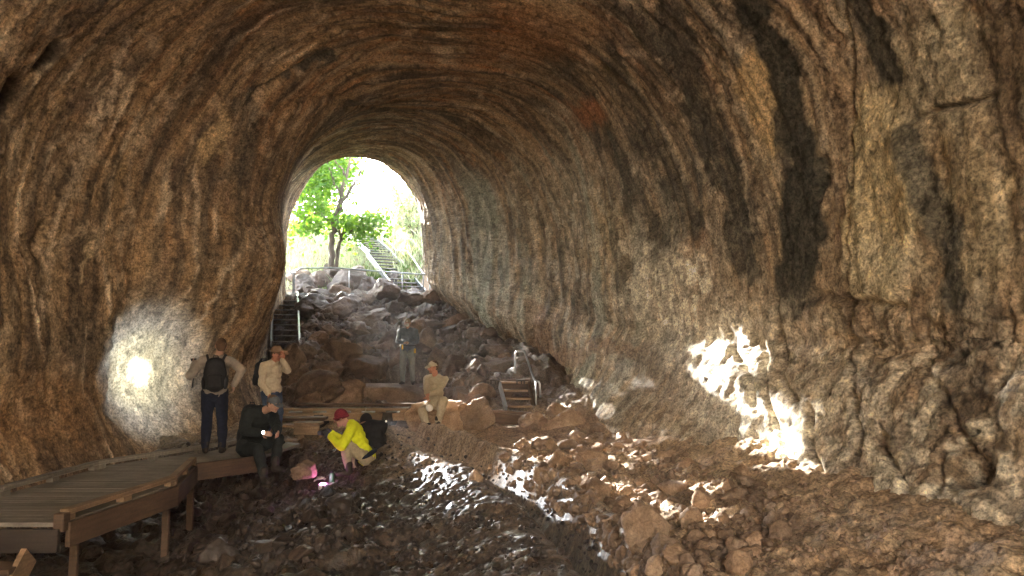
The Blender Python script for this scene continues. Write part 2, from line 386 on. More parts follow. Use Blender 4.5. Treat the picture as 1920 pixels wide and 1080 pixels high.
def wall_albedo_and_bumps(X, Y, Z, arc):
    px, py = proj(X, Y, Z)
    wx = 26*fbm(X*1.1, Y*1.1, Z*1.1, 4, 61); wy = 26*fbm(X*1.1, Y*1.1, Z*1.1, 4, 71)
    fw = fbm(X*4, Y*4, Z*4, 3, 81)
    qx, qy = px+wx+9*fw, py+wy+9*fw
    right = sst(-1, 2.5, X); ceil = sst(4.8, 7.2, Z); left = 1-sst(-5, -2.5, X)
    col = np.zeros(X.shape+(3,), np.float32)
    def blend(m, c):
        m = np.clip(m, 0, 1)[..., None]; col[:] = col*(1-m) + np.array(c, np.float32)*m
    col[:] = (.22, .145, .09)
    n1 = fbm(X*.5, Y*.5, Z*.5, 4, 100)
    blend(sst(-.1, .45, n1)*.8, (.27, .175, .105))
    blend((.35+.65*sst(-.2, .35, fbm(X*.8, Y*.8, Z*.8, 4, 110)))*ceil*.9, (.31, .15, .072))
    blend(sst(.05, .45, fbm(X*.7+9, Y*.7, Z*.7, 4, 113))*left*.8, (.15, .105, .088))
    # bands running round the tube
    w = .5*fbm(Y*.5, arc*.22, 0, 3, 120)
    b1 = fbm((Y+w)*1.25, arc*.1, 0, 3, 130); b2 = fbm((Y+w)*2.6, arc*.17, 0, 4, 140); b3 = fbm((Y+w)*6, arc*.35, 0, 3, 150); b5 = fbm((Y+w)*4.5+.15*n1, arc*.14, 5., 4, 157); b6 = fbm((Y+w)*11, arc*.3, 7., 3, 159)
    nearR = right*(1-sst(8.8, 11.5, Y))*(1-sst(4.8, 6.5, Z)); hif = 1-sst(8, 13, Y); bf = (1-.6*nearR-.25*left*(1-ceil*.7))*(1-.6*right*sst(9.5, 10.5, Y)*(1-sst(14.5, 16, Y))*(1-sst(2.6, 3.6, Z)))
    blend(bf*sst(.04, .22, b1)*(.45+.5*right), (.095, .092, .078))
    blend(bf*sst(.05, .28, -b1)*(.6*right+.25), (.38, .3, .2))
    blend(bf*sst(.06, .3, b2)*.7, (.085, .07, .056))
    blend(bf*sst(.1, .35, -b2)*.55, (.4, .3, .195))
    blend(bf*sst(.12, .4, b3)*.5, (.08, .063, .05))
    blend(bf*sst(.15, .45, -b3)*.35, (.44, .36, .27))
    blend(bf*sst(.06, .3, b5)*.6, (.085, .068, .055)); blend(bf*sst(.06, .3, -b5)*.6, (.38, .28, .18)); blend(bf*(.3+.7*hif)*sst(.1, .4, b6)*.45, (.1, .08, .062)); blend(bf*(.3+.7*hif)*sst(.12, .45, -b6)*.35, (.46, .38, .28))
    # mineral crusts: thin pale lines
    r1 = ridge((Y+w)*.9+.2*n1, arc*.16, 0, 3, 160); 
    blend(sst(.8, .96, r1)*(.5*left+.5), (.58, .5, .4))
    r2 = ridge(X*.9, Y*.9, Z*.9, 4, 170)
    blend(sst(.72, .95, r2)*.45, (.46, .38, .29))
    r3 = ridge((Y+w)*2.1+.12*n1, arc*.2, 0, 4, 165)
    blend(bf*sst(.72, .9, r3)*.65, (.075, .06, .048)); r4 = ridge((Y+w)*3.3+.2*n1, arc*.33, 2., 3, 167)
    blend(bf*sst(.78, .95, r4)*.5, (.46, .38, .29))
    # far wall: greyer, and paled further in the colour for the mouth's glow
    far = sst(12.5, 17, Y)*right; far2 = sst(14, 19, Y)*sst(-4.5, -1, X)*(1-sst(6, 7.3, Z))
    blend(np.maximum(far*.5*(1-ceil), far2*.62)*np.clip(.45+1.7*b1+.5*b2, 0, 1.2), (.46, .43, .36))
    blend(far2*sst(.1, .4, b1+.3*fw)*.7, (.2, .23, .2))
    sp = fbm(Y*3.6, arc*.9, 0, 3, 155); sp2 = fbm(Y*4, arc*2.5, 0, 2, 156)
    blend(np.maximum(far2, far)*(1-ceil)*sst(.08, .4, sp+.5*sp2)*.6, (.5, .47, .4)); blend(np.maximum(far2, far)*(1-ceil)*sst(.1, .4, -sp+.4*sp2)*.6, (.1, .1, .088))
    # patches of the near wall on the right hand
    def ell(cx, cy, rx, ry, soft=.35, rot=0.):
        c, s = math.cos(R(rot)), math.sin(R(rot)); dx, dy = qx-cx, qy-cy
        u, v = (c*dx+s*dy)/rx, (-s*dx+c*dy)/ry
        return 1-sst(1-soft, 1+soft, np.sqrt(u*u+v*v))
    def stroke(pts, wid, soft=.5):
        best = np.full(X.shape, 1e9)
        for (ax, ay), (bx, by) in zip(pts[:-1], pts[1:]):
            dx, dy = bx-ax, by-ay; t = np.clip(((qx-ax)*dx+(qy-ay)*dy)/(dx*dx+dy*dy), 0, 1)
            best = np.minimum(best, np.hypot(qx-ax-t*dx, qy-ay-t*dy))
        return 1-sst(wid*(1-soft), wid*(1+soft), best)
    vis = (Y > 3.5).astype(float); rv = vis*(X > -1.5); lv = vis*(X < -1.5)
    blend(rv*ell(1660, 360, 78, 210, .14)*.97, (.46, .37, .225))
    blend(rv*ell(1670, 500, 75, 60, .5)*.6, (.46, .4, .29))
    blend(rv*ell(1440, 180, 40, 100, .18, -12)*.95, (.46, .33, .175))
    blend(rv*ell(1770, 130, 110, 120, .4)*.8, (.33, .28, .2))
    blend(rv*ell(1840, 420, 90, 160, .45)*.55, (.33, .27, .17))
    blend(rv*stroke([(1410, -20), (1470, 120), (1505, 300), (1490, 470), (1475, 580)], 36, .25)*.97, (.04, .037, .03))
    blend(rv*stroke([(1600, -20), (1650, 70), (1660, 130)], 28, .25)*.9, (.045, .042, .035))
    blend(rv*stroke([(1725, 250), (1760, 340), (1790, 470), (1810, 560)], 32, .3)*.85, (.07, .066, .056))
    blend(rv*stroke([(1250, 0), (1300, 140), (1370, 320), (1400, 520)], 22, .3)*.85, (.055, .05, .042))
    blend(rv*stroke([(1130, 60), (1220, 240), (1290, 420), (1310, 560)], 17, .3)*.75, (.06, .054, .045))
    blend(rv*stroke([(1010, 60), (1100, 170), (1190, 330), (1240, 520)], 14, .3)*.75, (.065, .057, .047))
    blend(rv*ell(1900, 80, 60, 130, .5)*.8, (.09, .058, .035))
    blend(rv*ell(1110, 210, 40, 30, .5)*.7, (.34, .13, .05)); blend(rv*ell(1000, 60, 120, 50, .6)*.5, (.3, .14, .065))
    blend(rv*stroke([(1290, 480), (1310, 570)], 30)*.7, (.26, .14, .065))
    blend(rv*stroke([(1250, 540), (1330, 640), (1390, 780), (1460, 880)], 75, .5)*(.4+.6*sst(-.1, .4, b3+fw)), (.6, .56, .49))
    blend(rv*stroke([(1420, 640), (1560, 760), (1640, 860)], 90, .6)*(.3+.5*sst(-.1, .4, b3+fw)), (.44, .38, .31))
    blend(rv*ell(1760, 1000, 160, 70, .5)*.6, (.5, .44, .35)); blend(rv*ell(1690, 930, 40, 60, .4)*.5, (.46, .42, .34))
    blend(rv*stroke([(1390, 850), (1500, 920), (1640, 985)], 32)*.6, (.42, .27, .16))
    blend(rv*ell(1850, 890, 50, 60, .5)*.8, (.1, .062, .035)); blend(rv*ell(1820, 760, 55, 34, .5)*.8, (.08, .055, .035))  # shade of the two hollows painted dark into the wall colour
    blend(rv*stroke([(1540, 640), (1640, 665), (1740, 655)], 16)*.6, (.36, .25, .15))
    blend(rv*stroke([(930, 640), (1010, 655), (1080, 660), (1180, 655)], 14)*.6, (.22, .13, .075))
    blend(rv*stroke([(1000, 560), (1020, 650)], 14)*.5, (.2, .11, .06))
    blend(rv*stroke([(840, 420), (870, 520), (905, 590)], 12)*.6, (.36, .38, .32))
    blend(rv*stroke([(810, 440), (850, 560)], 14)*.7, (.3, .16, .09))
    blend(rv*(1-sst(1.2, 2.6, Z))*(1-sst(12, 14, Y))*sst(-.25, .25, fw+.5*n1)*.6, (.47, .42, .34))  # pale base rock, lifted further in the colour for light falling there
    # hand-placed marks of the wall on the left hand
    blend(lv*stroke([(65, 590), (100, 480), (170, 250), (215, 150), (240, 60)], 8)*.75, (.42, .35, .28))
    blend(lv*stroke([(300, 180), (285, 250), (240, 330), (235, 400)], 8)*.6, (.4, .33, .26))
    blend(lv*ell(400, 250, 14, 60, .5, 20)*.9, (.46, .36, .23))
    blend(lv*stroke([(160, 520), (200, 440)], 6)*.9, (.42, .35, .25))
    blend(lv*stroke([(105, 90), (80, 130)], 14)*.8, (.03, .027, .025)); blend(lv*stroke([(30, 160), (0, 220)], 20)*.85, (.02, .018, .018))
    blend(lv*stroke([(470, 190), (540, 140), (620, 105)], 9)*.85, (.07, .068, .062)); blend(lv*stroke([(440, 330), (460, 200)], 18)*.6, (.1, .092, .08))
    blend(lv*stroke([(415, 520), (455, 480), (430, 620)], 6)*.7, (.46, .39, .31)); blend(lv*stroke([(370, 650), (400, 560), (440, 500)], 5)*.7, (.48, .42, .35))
    blend(lv*ell(300, 690, 95, 125, .4)*.75, (.42, .4, .37))  # wall whitened in the colour where the torch pool falls
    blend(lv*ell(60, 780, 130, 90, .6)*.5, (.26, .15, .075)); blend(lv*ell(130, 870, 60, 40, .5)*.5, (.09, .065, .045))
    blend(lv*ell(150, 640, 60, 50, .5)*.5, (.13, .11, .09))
    # fine mottling
    col *= (1 + .2*fw + .22*fbm(X*9, Y*9, Z*9, 3, 181) + .2*hif*fbm(X*22, Y*22, Z*22, 2, 185))[..., None]
    g_ = col.mean(-1, keepdims=True); col[:] = g_+(col-g_)*(1.05-.2*right[..., None]); col *= 1.3+.1*right[..., None]; col *= np.array((.98, .97, .91))+(right*(1-ceil))[..., None]*np.array((-.02, .03, .05))
    pits = sst(.24, .46, fbm(X*7, Y*7, Z*7, 4, 191, .6)); col *= (1-.4*pits)[..., None]; pale = sst(.2, .5, fbm(X*6+3, Y*6, Z*6, 4, 193, .6)); col *= (1+.28*pale*(1-ceil*.5))[..., None]
    # ---- relief, metres into the room
    d = .2*fbm(X*.25, Y*.25, Z*.25, 2, 200) + .028*fbm(X*.9, Y*.9, Z*.9, 3, 210)
    bf = bf*(1-.45*left); d = d + bf*(.016*b1 + .02*b2 + .018*b3*(.4+right) + .012*b5)
    d = d + .012*sst(.6, .95, r1) + bf*(.014*sst(.5, .8, r3) + .016*sst(-.04, .04, b2+.2*fw) + .014*sst(-.03, .03, b5))
    d = d + (nearR+.5*left)*(.022*fbm(X*2.6, Y*2.6, Z*2.6, 5, 262, .58))
    lowr = right*(1-sst(2.0, 3.0, Z)); farw = sst(11, 15, Y)
    d = d + lowr*(1-.6*farw)*(.014*ridge(Y*2.0, arc*.35, 0, 3, 220) + .04*fbm(X*3, Y*3, Z*2.4, 6, 230, .62) + .014*fbm(Y*9, arc*1.5, 0, 3, 231))
    d = d - .03*sst(.25, .5, fbm(X*2.1, Y*2.1, Z*2.1, 3, 240))*(.4+.6*right)*(1-farw)
    d = d + .011*fbm(X*6, Y*6, Z*6, 4, 215, .62) - .014*pits
    d = d + .006*hif*fbm(X*30, Y*30, Z*30, 2, 260)
    # joints: cracks on the right hand, blocks and hollows
    def crack(pts, wid, dep):
        best = np.full(X.shape, 1e9); cx_, cy_ = px+.5*wx, py+.5*wy
        for (ax, ay), (bx, by) in zip(pts[:-1], pts[1:]):
            dx, dy = bx-ax, by-ay; t = np.clip(((cx_-ax)*dx+(cy_-ay)*dy)/(dx*dx+dy*dy), 0, 1)
            best = np.minimum(best, np.hypot(cx_-ax-t*dx, cy_-ay-t*dy))
        return -.8*dep*np.exp(-(best/wid)**2)
    cr = crack([(1575, 0), (1590, 240), (1598, 420), (1600, 545)], 4, .16) + crack([(1600, 545), (1595, 640), (1610, 700)], 6, .14)
    cr = cr + crack([(1735, 600), (1750, 680), (1790, 770), (1850, 860)], 6, .09) + crack([(1520, 560), (1600, 560), (1700, 575)], 8, .12)
    cr = cr + crack([(1450, 560), (1460, 690), (1475, 740)], 5, .15) + crack([(1510, 760), (1525, 850), (1580, 920)], 5, .14) + crack([(1610, 720), (1620, 860)], 6, .17)
    cr = cr + crack([(1420, 640), (1440, 790), (1480, 870)], 6, .12) + crack([(1350, 600), (1400, 700), (1400, 760)], 6, .1)
    cr = cr + crack([(1240, 440), (1260, 560)], 4, .1) + crack([(1170, 400), (1180, 470), (1175, 520)], 6, .14) + crack([(980, 480), (1000, 560)], 4, .1)
    cr = cr + crack([(880, 470), (900, 560), (890, 610)], 4, .1) + crack([(960, 640), (960, 700)], 4, .1) + crack([(1540, 300), (1530, 380)], 8, .12)
    cr = cr + crack([(1730, 220), (1800, 200), (1870, 180)], 6, .12) + crack([(1650, 830), (1700, 890), (1720, 920)], 5, .14) + crack([(1780, 960), (1790, 860), (1850, 820)], 6, .12)
    d = d + cr*rv
    dl = crack([(470, 195), (540, 145), (625, 100)], 6, .14) + crack([(560, 195), (650, 190), (780, 205)], 5, .12) + crack([(95, 420), (75, 470)], 8, .12)
    dl = dl + crack([(105, 80), (80, 130)], 12, .2) + crack([(30, 160), (0, 230)], 18, .25) + crack([(600, 60), (760, 45), (900, 70)], 5, .08) + crack([(640, 105), (800, 95), (950, 115)], 5, .08)
    d = d + dl*lv
    col *= (1-.2*np.clip(-(cr*rv+dl*lv)/.15, 0, 1))[..., None]
    def blk(cx, cy, rx, ry, amp, soft=.3, rot=0): return amp*ell(cx, cy, rx, ry, soft, rot)
    d = d + rv*(blk(1665, 390, 85, 175, .14, .3) + blk(1780, 300, 90, 220, .08, .5) - blk(1820, 770, 60, 40, .07, .6) - blk(1850, 895, 40, 34, .12, .6)
        - blk(1700, 652, 160, 12, .07, .6) + blk(1700, 770, 90, 90, .06, .6) + blk(1690, 930, 34, 46, .08, .2) - blk(1345, 820, 28, 26, .1, .5) - blk(1400, 830, 30, 24, .08, .5)
        + blk(1340, 650, 50, 100, .06, .6, -25) - blk(1660, 845, 26, 26, .1, .3))
    d = d + lv*(-blk(290, 700, 95, 125, .28, .5) + blk(90, 700, 110, 90, .1, .6))
    return col, d

def build_cave():
    ys = [-7.]
    while ys[-1] < 27.2:
        y = ys[-1]
        ys.append(y + (.5 if y < 2 else max(.034, .0036*y) if y < 25.3 else .06))
    ys = np.array(ys); NC = 1250
    X = np.zeros((len(ys), NC)); Z = X.copy(); A = X.copy()
    xl, xr, zs, zt = (smooth_interp(ys, YS, q) for q in (XL, XR, ZS, ZT))
    ph = np.linspace(0, math.pi, 90)
    for i, y in enumerate(ys):
        near = 1-float(sst(15, 22, y))
        fzv = float(np.interp(y, _Y, _Z))
        cx, w = (xl[i]+xr[i])/2, (xr[i]-xl[i])/2
        e = 2/(2.35 if y < 20 else 2.15)
        ax = cx - w*np.sign(np.cos(ph))*np.abs(np.cos(ph))**e
        az = zs[i] + (zt[i]-zs[i])*np.sin(ph)**e
        hz = np.linspace(0, 1, 14)
        lz = (fzv-1.3) + (zs[i]-fzv+1.3)*hz[:-1]
        k = (lz-fzv)/max(zs[i]-fzv, .1)
        lx = xl[i] + .5*sst(.45, -.3, k)*near - .12*np.exp(-((k-.5)/.25)**2)*near
        rz = lz[::-1]; kr = k[::-1]
        zz = rz-fzv
        rx = xr[i] + near*(.10*np.exp(-((zz-1.95)/.3)**2) - .22*np.exp(-((zz-1.35)/.4)**2) - 1.0*sst(1.5, .0, zz)) + (1-near)*.6*sst(.55, 0, kr)
        qx = np.concatenate([lx, ax, rx]); qz = np.concatenate([lz, az, rz])
        lm = (qx < cx)*math.exp(-((y-16)/1.7)**2)
        qx = qx + lm*(.34*np.exp(-((qz-3.7)/.8)**2) - .4*sst(2.6, 1.0, qz))
        L = np.concatenate([[0], np.cumsum(np.hypot(np.diff(qx), np.diff(qz)))])
        u = np.linspace(0, L[-1], NC)
        X[i] = np.interp(u, L, qx); Z[i] = np.interp(u, L, qz); A[i] = u-L[-1]/2
    Y = np.repeat(ys[:, None], NC, 1)
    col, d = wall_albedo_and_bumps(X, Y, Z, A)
    # normals of the undisplaced tube, pointing into the room
    P3 = np.stack([X, Y, Z], -1)
    du = np.gradient(P3, axis=0); dv = np.gradient(P3, axis=1)
    n = np.cross(du, dv); n /= np.linalg.norm(n, axis=-1, keepdims=True)+1e-9
    ctr = np.stack([np.repeat(((xl+xr)/2)[:, None], NC, 1), Y, np.repeat(zs[:, None], NC, 1)], -1)
    sgn = np.sign((n*(ctr-P3)).sum(-1, keepdims=True)); n *= sgn
    P3 = P3 + n*d[..., None]
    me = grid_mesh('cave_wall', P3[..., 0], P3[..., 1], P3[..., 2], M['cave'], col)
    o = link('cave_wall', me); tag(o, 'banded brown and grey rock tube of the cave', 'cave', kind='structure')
build_cave()

# ------------------------------------------------------------------ the floor
def build_floor():
    ys = [-7.]
    while ys[-1] < 27.9:
        y = ys[-1]; ys.append(y + (.4 if y < 3 else max(.02, .0034*y)))
    ys = np.array(ys); xs = np.linspace(-1, 1, 760)
    X = np.zeros((len(ys), len(xs))); Y = np.repeat(ys[:, None], len(xs), 1)
    a = np.interp(ys, YS, XL)-1.2; b = np.interp(ys, YS, XR)+.9
    X = a[:, None] + (b-a)[:, None]*(xs[None]+1)/2
    Z = floor_h(X, Y)
    wetl = (1-sst(-1.6, -.2, X+.32*(Y-9)))*(1-sst(13, 15, Y))
    dA, sA, lA = dist_line(X, Y, RIDGE_A); dB, sB, lB = dist_line(X, Y, RIDGE_B)
    slope = sst(15.6, 17.5, Y)
    col = np.zeros(X.shape+(3,), np.float32); col[:] = (.37, .28, .18)
    def blend(m, c):
        m = np.clip(m, 0, 1)[..., None]; col[:] = col*(1-m)+np.array(c, np.float32)*m
    n = fbm(X*1.2, Y*1.2, 0, 4, 300); nf = fbm(X*6, Y*6, 0, 3, 310)
    blend(sst(-.1, .4, n)*.6, (.27, .18, .105))
    blend(sst(.05, .4, fbm(X*2, Y*2, 4, 3, 315))*sst(2, 3, X)*.6, (.42, .31, .22))
    dark = np.clip(wetl + .9*sst(11.2, 9.5, Y)*sst(.12, -.2, dB*sB+.35*n+.2*nf)*sst(2.6, 0, dB), 0, 1)  # wet side, plus the ridge's shaded flank and channel put into the colour
    blend(dark*.95, (.036, .027, .02)); blend(dark*sst(.0, .5, n+.5*nf)*.55, (.085, .06, .042))
    blend(dark*.75*np.exp(-(np.maximum(dA-.2, 0)/.8)**2)*(sA < 0)*(1-slope)*(.75+.5*nf), (.13, .1, .078))
    blend(slope*.9, (.1, .077, .062)); blend(slope*sst(.0, .4, nf+.4*n)*.5, (.2, .165, .14))
    blend(sst(12.4, 13.2, Y)*(1-sst(15.2, 16, Y))*sst(-2.4, -1.2, X)*.7, (.34, .23, .145))
    blend((1-sst(13.5, 14.5, Y))*(.75*np.exp(-((dB-.02)/.2)**2)+.5*np.exp(-(dA/.16)**2)*sst(9, 11, Y))*(.6+.8*nf), (.34, .28, .225))  # ridge crests paled in the colour to stand for their sunlit edges
    col *= (1+.4*nf+.25*fbm(X*15, Y*15, 0, 2, 330))[..., None]
    wet = np.clip(dark*.85 + slope*.75, 0, 1)
    me = grid_mesh('ground', X, Y, Z, M['floor'], col, {'wet': wet})
    o = link('ground', me); tag(o, 'rough stony cave floor with two low ridges', 'ground', kind='structure')
build_floor()
# ------------------------------------------------------------------ outside: hillside, grass, trees
def hill_h(x, y):
    x = np.asarray(x, float); y = np.asarray(y, float)
    z = np.interp(y, _Y+[200, 2000], _Z+[10, 10])
    z = z + 2.2*sst(-5.6, -2.6, x+(y-31)*.25)*sst(27.5, 31, y) + 0*sst(-10.5, -16, x)*sst(27, 33, y)
    z = z + .22*fbm(x*.5, y*.5, 2., 4, 400)*sst(27, 29, y) + .05*fbm(x*3, y*3, 2., 2, 401)
    return z - .05
def build_hill():
    ys = np.concatenate([np.arange(27.3, 50, .16), np.geomspace(50, 118, 30)])
    t = np.linspace(-1, 1, 260); xs = -6 + np.sign(t)*(12*np.abs(t) + 60*np.abs(t)**9)
    X, Y = np.meshgrid(xs, ys); Z = hill_h(X, Y)
    col = np.zeros(X.shape+(3,), np.float32); col[:] = (.2, .15, .105)
    g = sst(-.2, .25, fbm(X*.6, Y*.6, 0, 3, 410)+.6*sst(29, 31, Y)-.4)[..., None]
    col = col*(1-g)+np.array((.26, .25, .11), np.float32)*g
    me = grid_mesh('hillside', X, Y, Z, M['cave'], col)
    tag(link('hillside', me), 'grassy slope rising outside the cave mouth', 'hill', kind='structure')
build_hill()
def leaf_cloud(centers, n, size, rng, spread, flat=.75, aim=None):
    """n leaf faces scattered in clumps round the centres; returns (verts, faces)"""
    ci = rng.integers(0, len(centers), n); c = np.array(centers)[ci]
    p = c + rng.normal(0, 1, (n, 3))*np.array([spread, spread, spread*flat])
    a = rng.normal(0, 1, (n, 3)); a[:, 2] = a[:, 2]*.6-.35; a /= np.linalg.norm(a, axis=1, keepdims=True)
    b = rng.normal(0, 1, (n, 3)); b -= a*(a*b).sum(1, keepdims=True); b /= np.linalg.norm(b, axis=1, keepdims=True)
    s = size*rng.uniform(.6, 1.3, (n, 1)); w = np.cross(a, b)*s*.09
    v = np.stack([p-a*s*.5, p-a*s*.1+b*s*.3+w, p+a*s*.55, p-a*s*.1-b*s*.3+w], 1).reshape(-1, 3)
    f = np.arange(n*4).reshape(n, 4)
    return v, f
# gaps in the crowns: the low sun reaches the cave wall through these
GAPS = [((3.14, 13.95, 2.5), .32), ((3.3, 13.3, 2.2), .36), ((3.5, 12.5, 1.8), .38), ((3.4, 12., 1.3), .36), ((3.1, 11.2, .9), .34), ((3.15, 9.8, .6), .24), ((0, 14, .3), .5), ((-.9, 13.6, .3), .45), ((.9, 13.6, .35), .35), ((1.2, 10.6, .2), .3), ((2., 8.6, .2), .3), ((.9, 8.8, .2), .22), ((2.2, 10, .3), .22)]
def prune(v, f):
    c = v.reshape(-1, 4, 3).mean(1); keep = np.ones(len(c), bool); u = np.array(to_sun)
    for p, r in GAPS:
        q = c-np.array(p); d = np.linalg.norm(q-(q@u)[:, None]*u, axis=1); keep &= d > r*(1+.25*np.sin(c[:, 2]*9+c[:, 0]*7))
    v = v.reshape(-1, 4, 3)[keep].reshape(-1, 3); return v, np.arange(len(v)).reshape(-1, 4)
def np_mesh(name, v, f, mat, smooth=False):
    me = bpy.data.meshes.new(name); k = f.shape[1]
    me.vertices.add(len(v)); me.vertices.foreach_set('co', v.astype(np.float32).ravel())
    me.loops.add(f.size); me.loops.foreach_set('vertex_index', f.astype(np.int32).ravel())
    me.polygons.add(len(f)); me.polygons.foreach_set('loop_start', np.arange(0, f.size, k, dtype=np.int32))
    me.polygons.foreach_set('loop_total', np.full(len(f), k, np.int32)); me.update(calc_edges=True)
    if smooth: me.polygons.foreach_set('use_smooth', np.ones(len(f), bool))
    me.materials.append(mat); return me
def tree(label, limbs, centers, n, size, spread, mat, group=None, seed=0, base=None):
    """limbs: list of (points, radii); the first is the trunk"""
    b = base or Vector(limbs[0][0][0]); root = empty('tree', b); tag(root, label, 'tree', group)
    rng = np.random.default_rng(seed)
    def wob(pts, rad):
        out = []; rr = []
        pts = [Vector(p) for p in pts]
        for i in range(len(pts)-1):
            for k in range(4):
                t = k/4; q = pts[i].lerp(pts[i+1], t); j = rad[i]*.35 if (i or k) else 0
                out.append(q+Vector(rng.normal(0, 1, 3))*j); rr.append((rad[i]*(1-t)+rad[i+1]*t)*(1+.08*rng.normal()))
        out.append(pts[-1]); rr.append(rad[-1]); return out, rr
    p, r = wob(*limbs[0]); r[0] *= 1.35
    MB().tube(p, r, 10).build('trunk', M['bark'], root, True)
    for pts, rad in limbs[1:]:
        p, r = wob(pts, rad); MB().tube(p, r, 7).build('branch', M['bark'], root, True)
    v, f = prune(*leaf_cloud(centers, n, size, rng, spread))
    link('crown', np_mesh('crown', v, f, mat), root)
    return root
D0 = 29.2
def T(px, py, d=D0): return P(px, py, d)
tb = T(623, 545); tb.z = fz(tb.x, 27.8)+1.2
rng0 = np.random.default_rng(3)
cl = []
for px, py, dd in [(560,400,0),(575,380,.5),(590,360,0),(600,330,1),(585,410,-.5),(612,350,.6),(570,425,.3),(610,390,-.6),(630,300,1),
                   (655,320,1.5),(555,440,1),(600,315,-.4),(590,340,1.5),(548,420,.2),(665,405,-.3),(680,412,.2),(695,420,-.2),(655,425,.6),(670,430,.4),(690,405,.8),
                   (560,360,1.8),(575,345,2.2),(610,300,2),(580,390,2.5),(555,385,2.8),(628,375,2.2),(545,350,3),(610,420,2.2),(560,300,1),(590,270,0),(630,250,1),(560,250,2),(600,230,.5)]:
    cl.append(T(px, py, D0+dd))
tree('slender forked tree with fresh green leaves at the cave mouth',
     [([T(622,560), T(622,500), T(623,450), T(628,410), T(637,375), T(646,345), T(655,310), T(662,270)], [.135,.125,.115,.1,.09,.07,.05,.025]),
      ([T(629,408), T(645,375), T(660,352), T(672,335), T(690,290)], [.1,.075,.06,.045,.02]),
      ([T(630,505,29.4), T(634,470,29.5), T(640,445,29.6), T(652,415,29.8), T(662,385,30), T(667,350,30)], [.085,.075,.065,.055,.035,.015]),
      ([T(637,440,29.5), T(634,415,29.6), T(630,380,29.9), T(622,350,30)], [.05,.04,.03,.015]),
      ([T(626,425), T(600,395,29), T(575,407,28.9), T(545,428,28.8)], [.06,.045,.035,.015]),
      ([T(640,365), T(628,345), T(615,310), T(604,280)], [.055,.045,.03,.015]),
      ([T(648,340), T(643,318), T(625,298), T(610,270)], [.05,.04,.025,.012]),
      ([T(640,440,29.5), T(660,432,29.3), T(690,420,29.1)], [.035,.025,.012])],
     cl, 7600, .2, .45, M['leaf'], seed=5)
def simple_tree(x, y, h, r, n, label, mat, size=.3, group=None, seed=0, lean=0., extra=()):
    rng = np.random.default_rng(seed); z = float(hill_h(x, y))-.1
    top = Vector((x+lean, y, z+h*.75)); limbs = [([(x, y, z), (x+lean*.4, y, z+h*.35), top], [h*.026, h*.02, h*.007])]
    cs = []
    for k in range(7):
        a = k*2.4+rng.uniform(0, 1); hh = rng.uniform(.4, .72); q = Vector((x+lean*hh, y, z+h*hh))
        e = q + Vector((math.cos(a)*r*rng.uniform(.5, .95), math.sin(a)*r*rng.uniform(.5, .95), h*rng.uniform(.08, .26)))
        limbs.append(([q, q.lerp(e, .5)+Vector((0, 0, .1)), e], [h*.011, h*.008, h*.003])); cs += [e, q.lerp(e, .6), e+Vector(rng.normal(0, .4, 3))]
    for e in extra:
        q = Vector((x+lean*.5, y, z+h*.45)); limbs.append(([q, q.lerp(e, .5)+Vector((0, 0, .15)), e], [h*.01, h*.007, h*.003])); cs += [e, e]
    cs += [top+Vector(rng.normal(0, .35, 3)) for _ in range(4)]
    return tree(label, limbs, cs, n, size, r*.2, mat, group, seed)
simple_tree(-12.6, 36, 4.6, 2.4, 2300, 'leafy green tree filling the far side of the cave mouth', M['leaf'], .26, seed=11)
_bl = []
for q in ((2.3, 15, .9), (2.0, 15.3, .6), (2.1, 14.9, 1.2), (4.3, 9.7, 2.4), (4.4, 8.8, 2.2), (4.3, 10.3, 2.7), (4.5, 7.9, 2.2)):      # boughs added to block the low sun from these wall spots
    _bl.append(Vector(q)+to_sun*((36.8-q[1])/to_sun.y))
simple_tree(-9.5, 36.8, 5.2, 2.2, 4200, 'bright green tree crown just behind the forked tree', M['leaf'], .22, seed=16, extra=_bl)
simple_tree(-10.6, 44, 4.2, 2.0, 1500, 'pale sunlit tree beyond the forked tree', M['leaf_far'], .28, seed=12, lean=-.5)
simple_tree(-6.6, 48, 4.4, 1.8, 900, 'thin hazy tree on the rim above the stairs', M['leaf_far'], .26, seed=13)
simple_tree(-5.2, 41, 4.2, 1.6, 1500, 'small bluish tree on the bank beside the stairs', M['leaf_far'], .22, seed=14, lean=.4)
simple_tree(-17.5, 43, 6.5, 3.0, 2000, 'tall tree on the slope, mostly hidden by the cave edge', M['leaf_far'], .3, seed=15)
def shrub(x, y, h, n, label, mat, seed, size=.14):
    rng = np.random.default_rng(seed); z = float(hill_h(x, y)); root = empty('shrub', (x, y, z)); tag(root, label, 'shrub')
    mb = MB(); cs = []
    for k in range(9):
        a = rng.uniform(0, 6.28); e = Vector((x+math.cos(a)*h*.5, y+math.sin(a)*h*.5, z+h*rng.uniform(.5, 1)))
        mb.tube([(x, y, z-.1), Vector((x, y, z)).lerp(e, .5)+Vector((0, 0, .1)), e], [.025, .016, .006], 5); cs += [e, Vector((x, y, z)).lerp(e, .65)]
    mb.build('stem', M['bark'], root)
    v, f = leaf_cloud(cs, n, size, rng, h*.16); link('foliage', np_mesh('foliage', v, f, mat), root)
shrub(-4.6, 33.5, 1.5, 700, 'pale green shrub on the bank right above the handrail', M['leaf_far'], 21)
shrub(-4.0, 31.2, 1.1, 500, 'dry straggly shrub against the cave edge', M['leaf_far'], 22)
shrub(-5.6, 37.5, 1.6, 700, 'grey-green shrub at the head of the stairs', M['leaf_far'], 23)
shrub(-10.2, 35.5, 1.2, 600, 'low leafy bush in the grass behind the forked tree', M['leaf'], 24)
